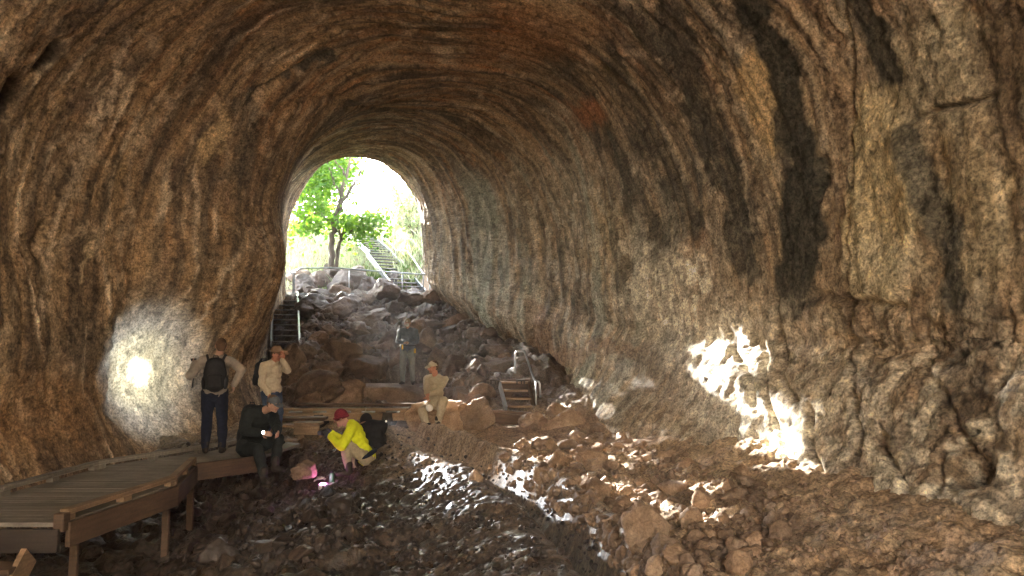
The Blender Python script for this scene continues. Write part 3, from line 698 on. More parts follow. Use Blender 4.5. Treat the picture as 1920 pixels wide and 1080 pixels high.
def grass(name, n, region, h, mat, label, seed):
    rng = np.random.default_rng(seed); x = rng.uniform(region[0], region[1], n); y = rng.uniform(region[2], region[3], n)
    keep = fbm(x*.9, y*.9, 0, 2, seed) > -.12; x, y = x[keep], y[keep]; n = len(x)
    z = hill_h(x, y)-.02; hh = h*rng.uniform(.4, 1.2, n); a = rng.uniform(0, 6.28, n); w = .016
    bx, by = np.cos(a)*w, np.sin(a)*w; lx, ly = rng.normal(0, .35, n)*hh, rng.normal(0, .35, n)*hh
    v = np.stack([np.stack([x-bx, y-by, z], -1), np.stack([x+bx, y+by, z], -1),
                  np.stack([x+lx*.5+bx*.6, y+ly*.5+by*.6, z+hh*.6], -1), np.stack([x+lx, y+ly, z+hh], -1)], 1).reshape(-1, 3)
    me = np_mesh(name, v, np.arange(n*4).reshape(n, 4), mat); tag(link(name, me), label, 'grass', kind='stuff')
grass('grass', 26000, (-13, -3.5, 28.6, 44), .42, M['grass'], 'pale dry grass on the sunlit slope outside the cave', 31)
grass('undergrowth', 5000, (-8.2, -3.4, 28.2, 31.5), .22, M['green_grass'], 'bright green low plants around the tree and stairs', 32)

# unseen second opening and ground, added behind the camera to bounce sunlight inside
def build_bounce_ground():
    ys = np.concatenate([-np.geomspace(6.7, 70, 70)])[::-1]; xs = np.linspace(-45, 45, 120)
    X, Y = np.meshgrid(xs, ys)
    Z = -.2 + 15*sst(-15, -36, Y) + 10*sst(9, 22, np.abs(X+1)) + .5*fbm(X*.3, Y*.3, 0, 4, 500)*sst(-7, -11, Y) - .05
    col = np.zeros(X.shape+(3,), np.float32); col[:] = (.5, .43, .34); col *= (1+.3*fbm(X, Y, 0, 3, 510))[..., None]
    tag(link('bounce_ground', grid_mesh('bounce_ground', X, Y, Z, M['cave'], col)), 'added unseen ground and slope bouncing sunlight into the cave', 'ground', kind='structure')
build_bounce_ground()
def light_block():  # unseen sheet added to cut the light from behind on one side
    xs = np.linspace(-9, -2.4, 90); zs = np.linspace(-1.5, 9.5, 110); X, Z = np.meshgrid(xs, zs)
    edge = .8*fbm(Z*.5, 0*Z, 3, 3, 520); X = X + edge*sst(-5, -2.4, X)
    Y = -6.7 - 1.6*sst(-4.4, -2.2, X)**2 + .3*fbm(X*.7, Z*.7, 0, 4, 521)
    col = np.zeros(X.shape+(3,), np.float32); col[:] = (.2, .145, .1); col *= (1+.4*fbm(X*2, Z*2, 0, 3, 522))[..., None]
    tag(link('light_block_sheet', grid_mesh('light_block_sheet', X, Y, Z, M['cave'], col)), 'added unseen rock sheet blocking light behind the viewer', 'cave', kind='structure')
light_block()

# ------------------------------------------------------------------ steel stairs and railings
M['tread_edge'] = plain_mat('tread_edge', (.26, .25, .24), .7, 0, .2)
def side_dir(a, b):
    d = (b-a); d.z = 0; d.normalize(); return Vector((d.y, -d.x, 0))
def steel_stair(name, label, a, b, width, n, handrails=()):
    root = empty(name, a); tag(root, label, 'stairs'); s = side_dir(a, b)
    for k in (-1, 1):
        o = s*(width/2*k)
        MB().beam(a+o+Vector((0, 0, .02)), b+o+Vector((0, 0, .02)), .055, .2, bev=.006).build('stringer', M['steel'], root)
    for i in range(n):
        t = (i+.5)/n; q = a.lerp(b, t); d = (b-a); d.z = 0; d.normalize()
        mb = MB(); mb.beam(q-s*(width/2-.03), q+s*(width/2-.03), .24, .035, bev=.004); mb.build('tread', M['tread'], root)
        MB().beam(q-s*(width/2-.03)-d*.128+Vector((0,0,.004)), q+s*(width/2-.03)-d*.128+Vector((0,0,.004)), .014, .03).build('nosing', M['tread_edge'], root)
    for pts, posts in handrails:
        hr = MB().tube(pts, .024, 8).build('handrail', M['steel'], root, True)
        for p, dz in posts: MB().tube([p, p-Vector((0, 0, dz))], .021, 8).build('handrail_post', M['steel'], root, True)
    return root
a = P(535, 646, 22.3); b = P(536, 552, 26.5)
hr = [(([P(508, 640, 23.5), P(511, 552, 23.6), P(516, 520, 25), P(528, 512, 26.6)]), []),]
steel_stair('metal_stairs', 'dark steel stairs beside the cave wall, climbing to the railed landing', a, b, .8, 10,
            [([P(511, 640, 22.3), P(511, 560, 22.4), P(514, 535, 23.5), P(530, 515, 26.3)], [])])
a = P(770, 548, 27.4); m_ = P(712, 478, 31.2); b = P(669, 438, 34.2)
steel_stair('metal_stairs', 'long bluish steel stairs climbing out of the cave beside the tree', a, m_, .1+1.0, 11,
            [([P(806, 520, 27.3), P(793, 512, 27.6), P(764, 470, 30.6), P(742, 469, 31.2)], [(P(806, 520, 27.3), .7), (P(765, 471, 30.6), .9), (P(742, 470, 31.2), .9)])])
steel_stair('metal_stairs', 'uppermost pale flight of steel stairs, reaching the slope top', m_+Vector((0, .5, .06)), b, 1.1, 9,
            [([P(742, 469, 31.3), P(716, 438, 33.6), P(706, 440, 33.9), P(695, 428, 34.6)], [(P(717, 440, 33.6), .9)])])
def landing():
    root = empty('landing', P(680, 553, 27)); tag(root, 'railed steel landing across the top of the rockfall', 'landing')
    zl = P(680, 551, 26.9).z; x0, x1 = P(549, 551, 26.9).x, P(812, 551, 26.9).x
    MB().box(((x0+x1)/2, 27.35, zl-.05), (x1-x0, .95, .07), bev=.008).build('deck', M['tread'], root)
    MB().box(((x0+x1)/2, 26.85, zl-.06), (x1-x0+.04, .05, .16), bev=.006).build('edge_beam', M['steel'], root)
    zr = P(680, 504, 26.9).z
    pts = [Vector((x0+.03, 26.9, zl)), Vector((x0+.03, 26.9, zr-.22)), Vector((x0+.1, 26.9, zr-.06)), Vector((x0+.28, 26.9, zr+.03)),
           Vector((x0+1.6, 26.9, zr+.03)), Vector((x0+3.4, 26.9, zr-.12)), Vector((x1-.02, 26.9, zr-.22)), Vector((x1, 26.9, zr-.3)), Vector((x1, 26.9, zl))]
    MB().tube(pts, .027, 8).build('top_rail', M['steel'], root, True)
    for t, dz in ((.4, .02), (.78, -.17), (.93, -.2)):
        x = x0+(x1-x0)*t; MB().tube([(x, 26.9, zl), (x, 26.9, zr+dz)], .022, 8).build('post', M['steel'], root, True)
    mb = MB(); mb.tube([(x0-.2, 26.6, zl-.9), (x0-.2, 26.6, zr-.2), (x0-.1, 26.7, zr-.1), (x0+.02, 26.85, zr-.2), (x0+.02, 26.85, zl-.6)], .024, 8); mb.build('end_hoop', M['steel'], root, True)
    for t in (.1, .5, .9):
        x = x0+(x1-x0)*t; MB().beam((x, 27.3, zl-.09), (x, 27.3, zl-1.2), .1, .1, (0, 1, 0)).build('leg', M['steel'], root)
    # far end rail turning away along the stairs
landing()

def haze():
    root = MB(); root.box((0, 24, 13.5), (170, 196, 41)); 
    m = bpy.data.materials.new('haze_air'); m.use_nodes = True; nt = m.node_tree; nt.nodes.remove(nt.nodes['Principled BSDF'])
    v = nt.nodes.new('ShaderNodeVolumePrincipled'); v.inputs['Color'].default_value = (.92, .95, 1, 1); v.inputs['Density'].default_value = HAZE; v.inputs['Anisotropy'].default_value = .3
    nt.links.new(v.outputs[0], nt.nodes['Material Output'].inputs['Volume'])
    tag(root.build('haze', m), 'thin dusty air', 'haze', kind='stuff')
HAZE = .0012
haze()
# ------------------------------------------------------------------ stones and boulders
def stone_mesh(name, mat, seed, sub=4, facets=11, rough=.08, squash=(1, 1, 1)):
    rng = np.random.default_rng(seed)
    bm = bmesh.new(); bmesh.ops.create_icosphere(bm, subdivisions=sub, radius=1)
    v = np.array([q.co[:] for q in bm.verts]); f = np.array([[q.index for q in fc.verts] for fc in bm.faces]); bm.free()
    n = rng.normal(0, 1, (facets, 3)); n /= np.linalg.norm(n, axis=1, keepdims=True)
    h = rng.uniform(.58, .95, facets); dots = np.clip(v@n.T, 1e-3, None)
    r = np.concatenate([h/dots, np.full((len(v), 1), 1.2)], 1)
    k = 38.; r = -np.log(np.exp(-k*r).sum(1))/k + .02
    v = v*r[:, None]
    nn = fbm(v[:, 0]*1.6+seed, v[:, 1]*1.6, v[:, 2]*1.6, 4, seed)
    v = v*(1+rough*1.6*nn)[:, None]
    if sub >= 4: v = v*(1+rough*.5*fbm(v[:, 0]*6, v[:, 1]*6, v[:, 2]*6, 3, seed+3))[:, None]
    return np_mesh(name, v*np.array(squash), f, mat, smooth=True)
boulder_meshes = {m: [stone_mesh('boulder', M[m], 40+i, 5, 10+i % 4, .09) for i in range(7)] for m in ('slope_rock', 'brown_rock', 'tan_rock')}
stone_meshes = {m: [stone_mesh('stone', M[m], 70+i, 4, 10+i % 5, .1) for i in range(9)] for m in ('tan_rock', 'wet_rock', 'brown_rock')}
def put_stone(name, me, c, size, rot, label=None, cat=None, group=None):
    o = bpy.data.objects.new(name, me); C.objects.link(o); o.location = c; o.scale = size; o.rotation_euler = rot
    return tag(o, label, cat, group)
# (px, py, w, h, metres ahead, material, mesh, turn, label): boulders one can point to
BO = [
 (768,568,54,40,25.6,'slope_rock',0,.3,'dark squared block on the edge of the landing by the stairs'),
 (580,579,54,44,24.9,'slope_rock',1,.8,'slanting pale-topped slab next to the dark steel stairs'),
 (652,577,54,40,24.6,'slope_rock',2,.2,'broad block under the middle of the landing'),
 (690,606,64,52,23.6,'slope_rock',3,1.2,'bulky rounded boulder mid-slope under the railing'),
 (618,592,30,36,24.3,'slope_rock',4,.5,'narrow boulder wedged between two larger slabs below the railing'),
 (725,658,56,50,21.9,'brown_rock',5,.4,'tall boulder behind the man standing on the slab'),
 (688,692,66,50,20.4,'brown_rock',0,1.5,'squared brown block behind the long slab'),
 (628,668,54,54,20.9,'brown_rock',6,.9,'round brown boulder stacked beside the squared block'),
 (606,700,56,50,19.6,'brown_rock',3,2.1,'brown boulder leaning over a dark gap at the slope foot'),
 (577,664,44,42,20.9,'slope_rock',2,1.1,'grey boulder at the foot of the dark steel stairs'),
 (563,716,48,44,18.2,'brown_rock',4,.2,'flat-faced tilted rock behind the khaki hat'),
 (544,686,40,54,19.2,'brown_rock',5,2.6,'upright brown rock just beyond the man in the hat'),
 (585,748,50,36,17.4,'brown_rock',1,.6,'low brown rock behind the walkway kerb'),
 (612,742,34,30,17.5,'brown_rock',6,1.9,'small rounded rock beside the long slab end'),
 (648,742,74,50,18.2,'brown_rock',2,.1,'darker broken end of the long slab'),
 (855,742,44,40,17.6,'brown_rock',3,.7,'brown boulder directly behind the seated man'),
 (800,640,42,42,21.6,'slope_rock',4,1.3,'dark boulder beside the standing man on the slope'),
 (802,612,66,26,23,'slope_rock',0,.2,'flat dark slab higher than the standing man'),
 (852,690,40,40,19.3,'brown_rock',6,.3,'pointed brown boulder above the seated man'),
 (889,716,38,36,18.3,'slope_rock',5,.9,'pale-topped boulder near the wooden stairs'),
 (900,746,54,40,17.0,'brown_rock',1,1.4,'slanted grey-topped boulder against the wooden stairs'),
 (868,724,30,32,17.9,'brown_rock',2,2.2,'small brown boulder between two pale-topped ones'),
 (930,690,84,30,18.9,'slope_rock',3,.1,'long dark ledge of rock above the wooden stairs'),
 (1062,795,92,40,14.9,'tan_rock',4,.1,'large flat tan rock at the cave wall'),
 (1000,788,40,28,14.6,'tan_rock',2,.6,'rounded tan rock in front of the walkway end'),
 (1083,788,44,34,15.3,'tan_rock',1,2.4,'tan rock leaning on the large flat one'),
 (1040,775,36,26,15.5,'tan_rock',5,.6,'small tan rock on the heap by the wall'),
 (756,802,36,20,15,'brown_rock',6,.4,'dark flat rock under the walkway beside its footing'),
]
for px, py, w, h, d, mt, k, rz, lab in BO:
    c = P(px, py, d+.3); sx, sz = w*d/FPX*.58, h*d/FPX*.6
    put_stone('boulder', boulder_meshes[mt][k], c, (sx, min(sx, sz)*1.05+.08, sz), (.12*math.sin(k*3+rz), .12*math.cos(k+rz*5), .5*math.sin(rz*7)), lab, 'boulder', 'boulders of the rockfall')
# the long slab under the standing man, and the pair of rocks by the walkway
sm = stone_mesh('boulder', M['brown_rock'], 91, 5, 8, .05); sv = np.array([q.co[:] for q in sm.vertices])
sv[:, 2] = np.where(sv[:, 2] > .42, .42+(sv[:, 2]-.42)*.12, sv[:, 2]); sm.vertices.foreach_set('co', sv.astype(np.float32).ravel()); sm.update()
st_ = P(764, 721, 20); put_stone('boulder', sm, (P(735, 746, 19.8).x, 19.95, st_.z-.42*.95), (1.55, 1.0, .92), (0, 0, .06), 'long pale-topped slab with the man in dark clothes standing on it', 'boulder', 'boulders of the rockfall')
# rocks on the bank behind the landing
for px, py, w, d, k, lab in ((575, 530, 34, 28.2, 1, 'dark rock behind the railing near the cave edge'), (600, 520, 30, 28.8, 4, 'dark rock between the forked tree and the cave edge'), (652, 528, 60, 28.4, 2, 'wide dark rock behind the railing beside the tree trunk'),
                         (690, 535, 36, 28, 6, 'reddish dark rock behind the railing next to green plants'), (640, 540, 30, 27.9, 3, 'small dark rock right behind the landing'), (585, 545, 30, 27.9, 0, 'low dark rock at the landing end'), (735, 520, 26, 29, 5, 'dark rock under the long stairs'), (625, 510, 34, 29.6, 0, 'dark rock at the foot of the forked tree'), (668, 512, 30, 29.4, 5, 'dark rock above the wide one behind the railing'), (562, 512, 28, 29.3, 2, 'dark rock in the dry grass by the cave edge')):
    q = P(px, py, d); put_stone('boulder', boulder_meshes['slope_rock'][k], (q.x, q.y, q.z-.1), (w*d/FPX*.66, .45, w*d/FPX*.55), (.1*k, .2, k*1.3), lab, 'boulder', 'boulders behind the landing')
put_stone('boulder', boulder_meshes['tan_rock'][3], P(828, 789, 15.05)+Vector((0, 0, -.02)), (.62, .5, .4), (.1, -.08, .9), 'big warm brown rock that the khaki man sits on', 'boulder')
put_stone('boulder', boulder_meshes['tan_rock'][5], P(894, 790, 14.9), (.26, .27, .36), (.1, .1, 1.3), 'upright knobbly rock next to the seated man', 'boulder')
put_stone('boulder', stone_meshes['tan_rock'][3], P(869, 768, 15), (.14, .13, .1), (0, .3, .3), 'small honey-coloured stone on top between the two rocks', 'boulder')
put_stone('boulder', stone_meshes['brown_rock'][4], P(574, 882, 11.4), (.18, .17, .15), (0, .1, .3), 'round stone lit pink on one side by the lamp', 'boulder')

rng = np.random.default_rng(17)
def scatter(n, sampler, sizes, rot_rng=rng):
    out = []
    for _ in range(n):
        x, y = sampler(); s = sizes(); out.append((x, y, s))
    return out
def rubble_xy():                                  # the loose strip along the sunlit side
    while True:
        px, py = rng.uniform(880, 1500), rng.uniform(775, 1085)
        top = np.interp(px, [880, 960, 1100, 1250, 1400, 1500], [905, 845, 800, 850, 905, 960]); bot = np.interp(px, [880, 940, 1060, 1180, 1400, 1500], [905, 905, 985, 1085, 1085, 1010])
        if top < py < bot:
            g = G(px, py); return g.x, g.y
def wet_xy():
    while True:
        px, py = rng.uniform(300, 880), rng.uniform(845, 1085)
        if px > np.interp(py, [845, 1085], [330, 130]) and px < np.interp(py, [860, 1085], [700, 620]):
            g = G(px, py); return g.x, g.y
def slope_xy():
    while True:
        px, py = rng.uniform(545, 1000), rng.uniform(560, 770)
        if px < np.interp(py, [555, 620, 690, 745], [815, 905, 985, 1030]) and not (595 < px < 815 and py > 685) and not (px < 560 and py > 545) and not (px > 915 and py > 690):
            g = G(px, py); return g.x, g.y
def place_many(n, xy, size, meshes, label, group, name='stone', cat='stone', sink=.25, flat=(.6, 1.)):
    spots = []
    for _ in range(n):
        for tries in range(30):
            x, y = xy(); s = size()
            if all((x-a)**2+(y-b)**2 > (.75*(s+q))**2 for a, b, q in spots): break
        spots.append((x, y, s))
        sz = s*rng.uniform(*flat)
        put_stone(name, meshes[rng.integers(len(meshes))], (x, y, fz(x, y)+sz*(.5-sink)), (s*rng.uniform(.85, 1.2), s*rng.uniform(.8, 1.1), sz),
                  (rng.uniform(-.4, .4), rng.uniform(-.4, .4), rng.uniform(0, 6.28)), label, cat, group)
    return spots
sp1 = place_many(215, rubble_xy, lambda: float(np.clip(rng.lognormal(-2.6, .55), .04, .25)), stone_meshes['tan_rock'],
                 'loose tan stone in the rubble strip on the sunlit side of the floor', 'tan stones of the rubble strip')
sp2 = place_many(80, wet_xy, lambda: float(np.clip(rng.lognormal(-2.5, .4), .045, .2)), stone_meshes['wet_rock'],
                 'dark wet stone on the shaded floor below the timber boardwalk', 'dark wet stones on the shaded floor')
sp3 = place_many(75, slope_xy, lambda: float(np.clip(rng.lognormal(-1.2, .45), .13, .6)), boulder_meshes['slope_rock']+boulder_meshes['brown_rock'],
                 'dark angular boulder in the rockfall below the landing', 'lesser boulders of the rockfall', 'boulder', 'boulder', .3, (.55, .9))
def rubble_mass(name, n, xy, size, mat, label, seed):
    protos = []
    for i in range(6):
        me = stone_mesh('tmp', mat, seed+i, 3 if size[1] > .05 else 2, 9, .12)
        v = np.array([q.co[:] for q in me.vertices]); f = np.array([list(p.vertices) for p in me.polygons]); bpy.data.meshes.remove(me); protos.append((v, f))
    V, F, o = [], [], 0
    pts = np.array([xy() for _ in range(n)]); zz = floor_h(pts[:, 0], pts[:, 1])
    for (x, y), z in zip(pts, zz):
        v, f = protos[rng.integers(6)]; s = size[0]*(size[1]/size[0])**(rng.random()**1.6)
        q = Quaternion(rng.normal(0, 1, 4)); q.normalize(); Rm = np.array(q.to_matrix())
        w = (v*np.array([1, .85, .7])*s)@Rm.T + np.array([x, y, z+s*.25]); V.append(w); F.append(f+o); o += len(v)
    tag(link(name, np_mesh(name, np.concatenate(V), np.concatenate(F), mat, True)), label, 'rubble', kind='stuff')
def apron_xy():
    while True:
        px, py = rng.uniform(1150, 1750), rng.uniform(830, 1085)
        if py > np.interp(px, [1150, 1500, 1750], [830, 900, 1010]): g = G(px, py); return g.x, g.y
rubble_mass('rubble', 1100, rubble_xy, (.018, .075), M['tan_rock'], 'small tan rubble between the loose stones', 300)
rubble_mass('gravel', 900, apron_xy, (.01, .04), M['tan_rock'], 'reddish grit and pebbles on the dirt apron below the wall', 310)
rubble_mass('wet_gravel', 1300, wet_xy, (.015, .06), M['wet_rock'], 'dark wet gravel on the shaded floor', 320)
def ridge_xy():
    while True:
        px, py = rng.uniform(600, 1120), rng.uniform(820, 1085)
        if px < np.interp(py, [820, 890, 1000, 1085], [800, 930, 1090, 1200]): g = G(px, py); return g.x, g.y
rubble_mass('pebbles', 800, ridge_xy, (.012, .042), M['wet_rock'], 'pebbly crust on the two low ridges', 330)
rubble_mass('scree', 2600, slope_xy, (.03, .16), M['scree'], 'loose scree of the rockfall slope', 340)

# ------------------------------------------------------------------ boardwalks
M['shade_timber'] = wood_mat('shaded_timber', (.025, .018, .013), (.06, .042, .03), (1.2, 1.2, 14))  # timber darkened in the colour for shade at the near end
ZD = .29
def near_walk():
    o = [PZ(120, 955, .4), PZ(324, 892, .4), PZ(362, 857, .4), PZ(484, 843, .4)]
    i = [Vector((-5.75, o[0].y, .4)), PZ(0, 912, .4), PZ(181, 864, .4), PZ(379, 835, .4), PZ(455, 824, .4)]
    root = empty('boardwalk', (-4.9, 9.5, -.4)); tag(root, 'weathered timber boardwalk with low kerbs along the cave wall', 'boardwalk')
    # deck: planks laid across, between the two edges
    e0 = [(Vector((o[0].x, o[0].y-.05, 0)), Vector((i[0].x, o[0].y-.05, 0))), (o[1], Vector((i[1].x, 9.2, 0))), (o[2], Vector((i[2].x, i[2].y+.35, 0))), (o[3], i[3].lerp(i[4], .55)), (Vector((-3.55, 12.9, 0)), Vector((-4.45, 13.5, 0)))]
    mb = MB()
    for (a0, b0), (a1, b1) in zip(e0[:-1], e0[1:]):
        n = max(1, int((((a0+b0)/2)-((a1+b1)/2)).length/.075))
        for k in range(n):
            t0, t1 = k/n, (k+1-.025)/n
            q = [a0.lerp(a1, t0), b0.lerp(b1, t0), b0.lerp(b1, t1), a0.lerp(a1, t1)]
            dz = random.uniform(-.002, .002)
            vs = [(p.x, p.y, ZD+dz) for p in q]+[(p.x, p.y, ZD-.045) for p in q]
            mb.add(vs, [(0,1,2,3), (7,6,5,4), (0,4,5,1), (1,5,6,2), (2,6,7,3), (3,7,4,0)])
    mb.build('deck', M['deck'], root)
    dn = Vector((0, 0, 1))
    for a, b in zip(o[:2], o[1:3]):
        MB().beam(a-dn*.025, b-dn*.025, .09, .055, bev=.008).build('kerb_rail', M['timber'], root)
        L = (b-a).length; n = max(2, int(L/.75))
        for k in range(n+1): q = a.lerp(b, min(.98, max(.02, k/n))); d = (b-a).normalized(); MB().beam(q-d*.07-dn*.08, q+d*.07-dn*.08, .085, .055).build('kerb_block', M['timber'], root)
    for a, b in zip(i[:-1], i[1:]):
        MB().beam(a-dn*.025, b-dn*.025, .09, .055, bev=.008).build('kerb_rail', M['deck'], root)
        L = (b-a).length; n = max(2, int(L/.8))
        for k in range(n+1): q = a.lerp(b, min(.97, max(.03, k/n))); d = (b-a).normalized(); MB().beam(q-d*.06-dn*.08, q+d*.06-dn*.08, .085, .055).build('kerb_block', M['deck'], root)
    out = [Vector((.03, 0, 0)), Vector((.03, 0, 0)), Vector((.03, 0, 0))]
    for k, (a, b) in enumerate(zip(o[:-1], o[1:])):
        top = ZD-.005 if k < 2 else ZD+.03
        A, B = Vector((a.x, a.y, top-.12)), Vector((b.x, b.y, top-.12)); s = side_dir(A, B)
        MB().beam(A+s*.045, B+s*.045, .05, .235, bev=.006).build('fascia', M['dark_timber'], root)
    MB().beam(Vector((o[0].x+.02, o[0].y-.1, ZD-.16)), Vector((i[0].x, o[0].y-.1, ZD-.16)), .05, .22, bev=.006).build('end_beam', M['shade_timber'], root)
    MB().box((o[0].x, o[0].y-.03, ZD-.0), (.1, .12, .17), bev=.008).build('corner_block', M['dark_timber'], root)
    for px, py, d in ((140, 1012, 7.9), (312, 938, 9.25), (358, 902, 10.4)):
        t = P(px, py, d); g = fz(t.x, t.y)
        MB().beam((t.x, t.y, ZD-.05), (t.x, t.y, g-.1), .08, .05, (0, 1, 0), bev=.006).build('post', M['dark_timber'], root)  # darker timber colour stands in for the shade under the deck
    # steps dropping from the near end, mostly below the picture
    st = empty('timber_steps', (-4.9, 6.9, -.6)); tag(st, 'dark timber steps below the near end of the boardwalk', 'steps')
    for k, (z, y) in enumerate(((-.02, 6.93), (-.24, 6.72))):
        MB().box((-4.95, y, z), (1.1, .27, .05), bev=.006).build('tread', M['dark_timber'], st)
    for x in (-5.45, -4.42): MB().beam((x, 7.1, .05), (x, 6.5, -.55), .05, .22).build('stringer', M['timber'], st)
near_walk()
def far_walk():
    root = empty('boardwalk', P(760, 790, 15.6)); tag(root, 'straight timber boardwalk crossing below the rockfall', 'boardwalk')
    zt = P(700, 766, 15.4).z; xa, xm, xb = P(522, 766, 15.4).x, P(905, 766, 15.4).x, P(1018, 773, 15.6).x
    mb = MB(); n = int((xm-xa)/.11)
    for k in range(n): mb.box((xa+(k+.5)*(xm-xa)/n, 16.05, zt-.1), (.103, 1.2, .04))
    mb.build('deck', M['deck'], root)
    yv = 15.42
    segs = [(xa, xa+1.75), (xa+1.77, xa+3.0), (xa+3.02, xm)]
    for x0, x1 in segs: MB().box(((x0+x1)/2, yv, zt-.02), (x1-x0, .09, .05), bev=.006).build('kerb_rail', M['timber'], root)
    for k in range(9):
        x = xa+.1+(xm-xa-.2)*k/8; MB().box((x, yv, zt-.065), (.2, .08, .035)).build('kerb_block', M['timber'], root)
    MB().box(((xa+xm)/2, yv-.03, zt-.165), (xm-xa, .05, .15), bev=.006).build('fascia', M['timber'], root)
    MB().beam((xm+.01, yv, zt-.03), (xb, 15.1, zt-.1), .09, .06, bev=.006).build('kerb_rail', M['dark_timber'], root)
    MB().beam((xm+.01, yv-.03, zt-.165), (xb, 15.07, zt-.24), .05, .2, bev=.006).build('fascia', M['dark_timber'], root)
    MB().box(((xa+xm)/2, 16.65, zt-.02), (xm-xa, .09, .05), bev=.006).build('kerb_rail', M['dark_timber'], root)
    for px in (600, 728, 880):
        x = P(px, 790, 15.5).x; g = fz(x, 15.5)
        MB().beam((x, 15.5, zt-.12), (x, 15.5, g+.18), .1, .1, (0, 1, 0)).build('post', M['timber'], root)
        MB().tube([(x, 15.5, g-.1), (x, 15.5, g+.26)], [.2, .165], 14).build('footing', M['concrete'], root)
    # two wide steps leading down to the near boardwalk
    st = empty('timber_steps', P(570, 830, 13.8)); tag(st, 'low timber steps between the two boardwalks, behind the seated man in the cap', 'steps')
    q = P(578, 792, 13.9)
    MB().box((q.x, 13.95, q.z-.02), (.46, .34, .05), bev=.006).build('tread', M['timber'], st)
    MB().box((q.x, 13.8, q.z-.13), (.46, .045, .16), bev=.006).build('riser', M['timber'], st)
    w = P(541, 799, 13.8); MB().box((w.x-.02, 13.9, w.z), (.42, .3, .045), bev=.006).build('tread', M['timber'], st)
    w2 = P(560, 786, 14.4); MB().box((w2.x, 14.6, w2.z), (.95, .3, .05), bev=.006).build('tread', M['dark_timber'], st)
    for px in (567, 602): x = P(px, 820, 13.8).x; MB().beam((x, 13.82, q.z-.2), (x, 13.82, fz(x, 13.8)-.05), .06, .06, (0, 1, 0)).build('post', M['timber'], st)
    v = P(546, 842, 13.2); MB().box((v.x, 13.3, v.z), (.26, .3, .3), bev=.008).build('post', M['timber'], st)
far_walk()
def wood_stairs():
    root = empty('wooden_stairs', P(965, 768, 16.4)); tag(root, 'short timber stairs with a bent steel handrail at the walkway end', 'stairs')
    for (x0, x1, y), d in zip(((942, 988, 717), (947, 986, 732), (950, 991, 747), (954, 995, 762)), (17.2, 16.95, 16.7, 16.45)):
        a, b = P(x0, y, d), P(x1, y, d); MB().box(((a+b)/2), (b.x-a.x+.1, .26, .045), bev=.005).build('tread', M['timber'], root)
    MB().beam(P(937, 722, 17.1), P(949, 767, 16.3), .05, .16, bev=.005).build('stringer', M['steel'], root)
    MB().beam(P(991, 722, 17.1), P(1002, 767, 16.3), .05, .2, bev=.005).build('stringer', M['dark_timber'], root)
    MB().box(P(968, 740, 17.3), (.66, .04, .7)).build('back_board', M['dark_timber'], root)
    MB().tube([P(965.6,700,17.4), P(966,664,17.4), P(969,659,17.4), P(981,658,17.3), P(984,661,17.3), P(1001,711,16.5), P(1005,715,16.4), P(1010,716,16.4), P(1012,720,16.4), P(1013,745,16.4)], .024, 8).build('handrail', M['steel'], root, True)
    MB().tube([P(1005,716,16.4), P(1005,772,16.4)], .02, 8).build('handrail_post', M['steel'], root, True)
    for px in (927.5, 976):
        c = P(px, 713, 17.15); mb = MB(); mb.box(c, (.21, .2, .03), bev=.004)
        for k in (-.08, .02, .08): mb.box(c+Vector((k, -.06, -.05)), (.03, .05, .075))
        mb.build('step_bracket', M['concrete'], root)
wood_stairs()
# ------------------------------------------------------------------ people
M['skin'] = plain_mat('skin', (.42, .24, .165), .55, 0, .12, 18, .1, .004)
M['skin2'] = plain_mat('ruddy_skin', (.44, .2, .13), .55, 0, .14, 18, .1, .004)
M['khaki'] = plain_mat('khaki_cloth', (.43, .37, .265), .9, 0, .16, 25, .25, .01)
M['khaki_dark'] = plain_mat('khaki_trousers', (.3, .25, .17), .9, 0, .18, 25, .25, .01)
M['greytan'] = plain_mat('grey_tan_cloth', (.26, .22, .18), .9, 0, .16, 25, .25, .01)
M['navy'] = plain_mat('navy_cloth', (.012, .016, .032), .9, 0, .3, 20, .25, .01)
M['black'] = plain_mat('black_cloth', (.016, .016, .018), .85, 0, .35, 20, .25, .01)
M['darkgreen'] = plain_mat('dark_green_cloth', (.016, .02, .02), .88, 0, .3, 20, .25, .01)
M['slate'] = plain_mat('slate_cloth', (.085, .1, .115), .88, 0, .25, 20, .25, .01)
M['greygreen'] = plain_mat('grey_green_cloth', (.17, .175, .15), .9, 0, .2, 20, .25, .01)
M['denim'] = plain_mat('denim', (.05, .075, .12), .9, 0, .25, 30, .25, .01)
M['hivis'] = plain_mat('yellow_cloth', (.62, .68, .02), .8, 0, .1, 20, .25, .01)
M['maroon'] = plain_mat('maroon_knit', (.16, .018, .03), .95, 0, .3, 60, .6, .012)
M['hatfelt'] = plain_mat('brown_felt', (.24, .15, .095), .9, 0, .2, 20, .2, .01)
M['boot'] = plain_mat('boot_leather', (.035, .026, .02), .7, 0, .35, 20, .3, .01)
M['hair'] = plain_mat('brown_hair', (.09, .05, .028), .8, 0, .4, 40, .4, .01)
M['white'] = plain_mat('white_cloth', (.75, .74, .7), .85, 0, .08, 20, .2, .01)
M['eye'] = plain_mat('dark_eye', (.03, .02, .018), .3, 0, .1, 20, 0)
M['lip'] = plain_mat('lip', (.3, .12, .095), .5, 0, .1, 20, 0)
M['yellow_plastic'] = plain_mat('yellow_plastic', (.75, .45, .03), .4, 0, .08, 20, 0)
M['glove'] = plain_mat('dark_glove', (.05, .055, .055), .7, 0, .3, 30, .3, .01)
M['bottle'] = plain_mat('green_bottle', (.1, .3, .14), .3, 0, .1, 20, 0)

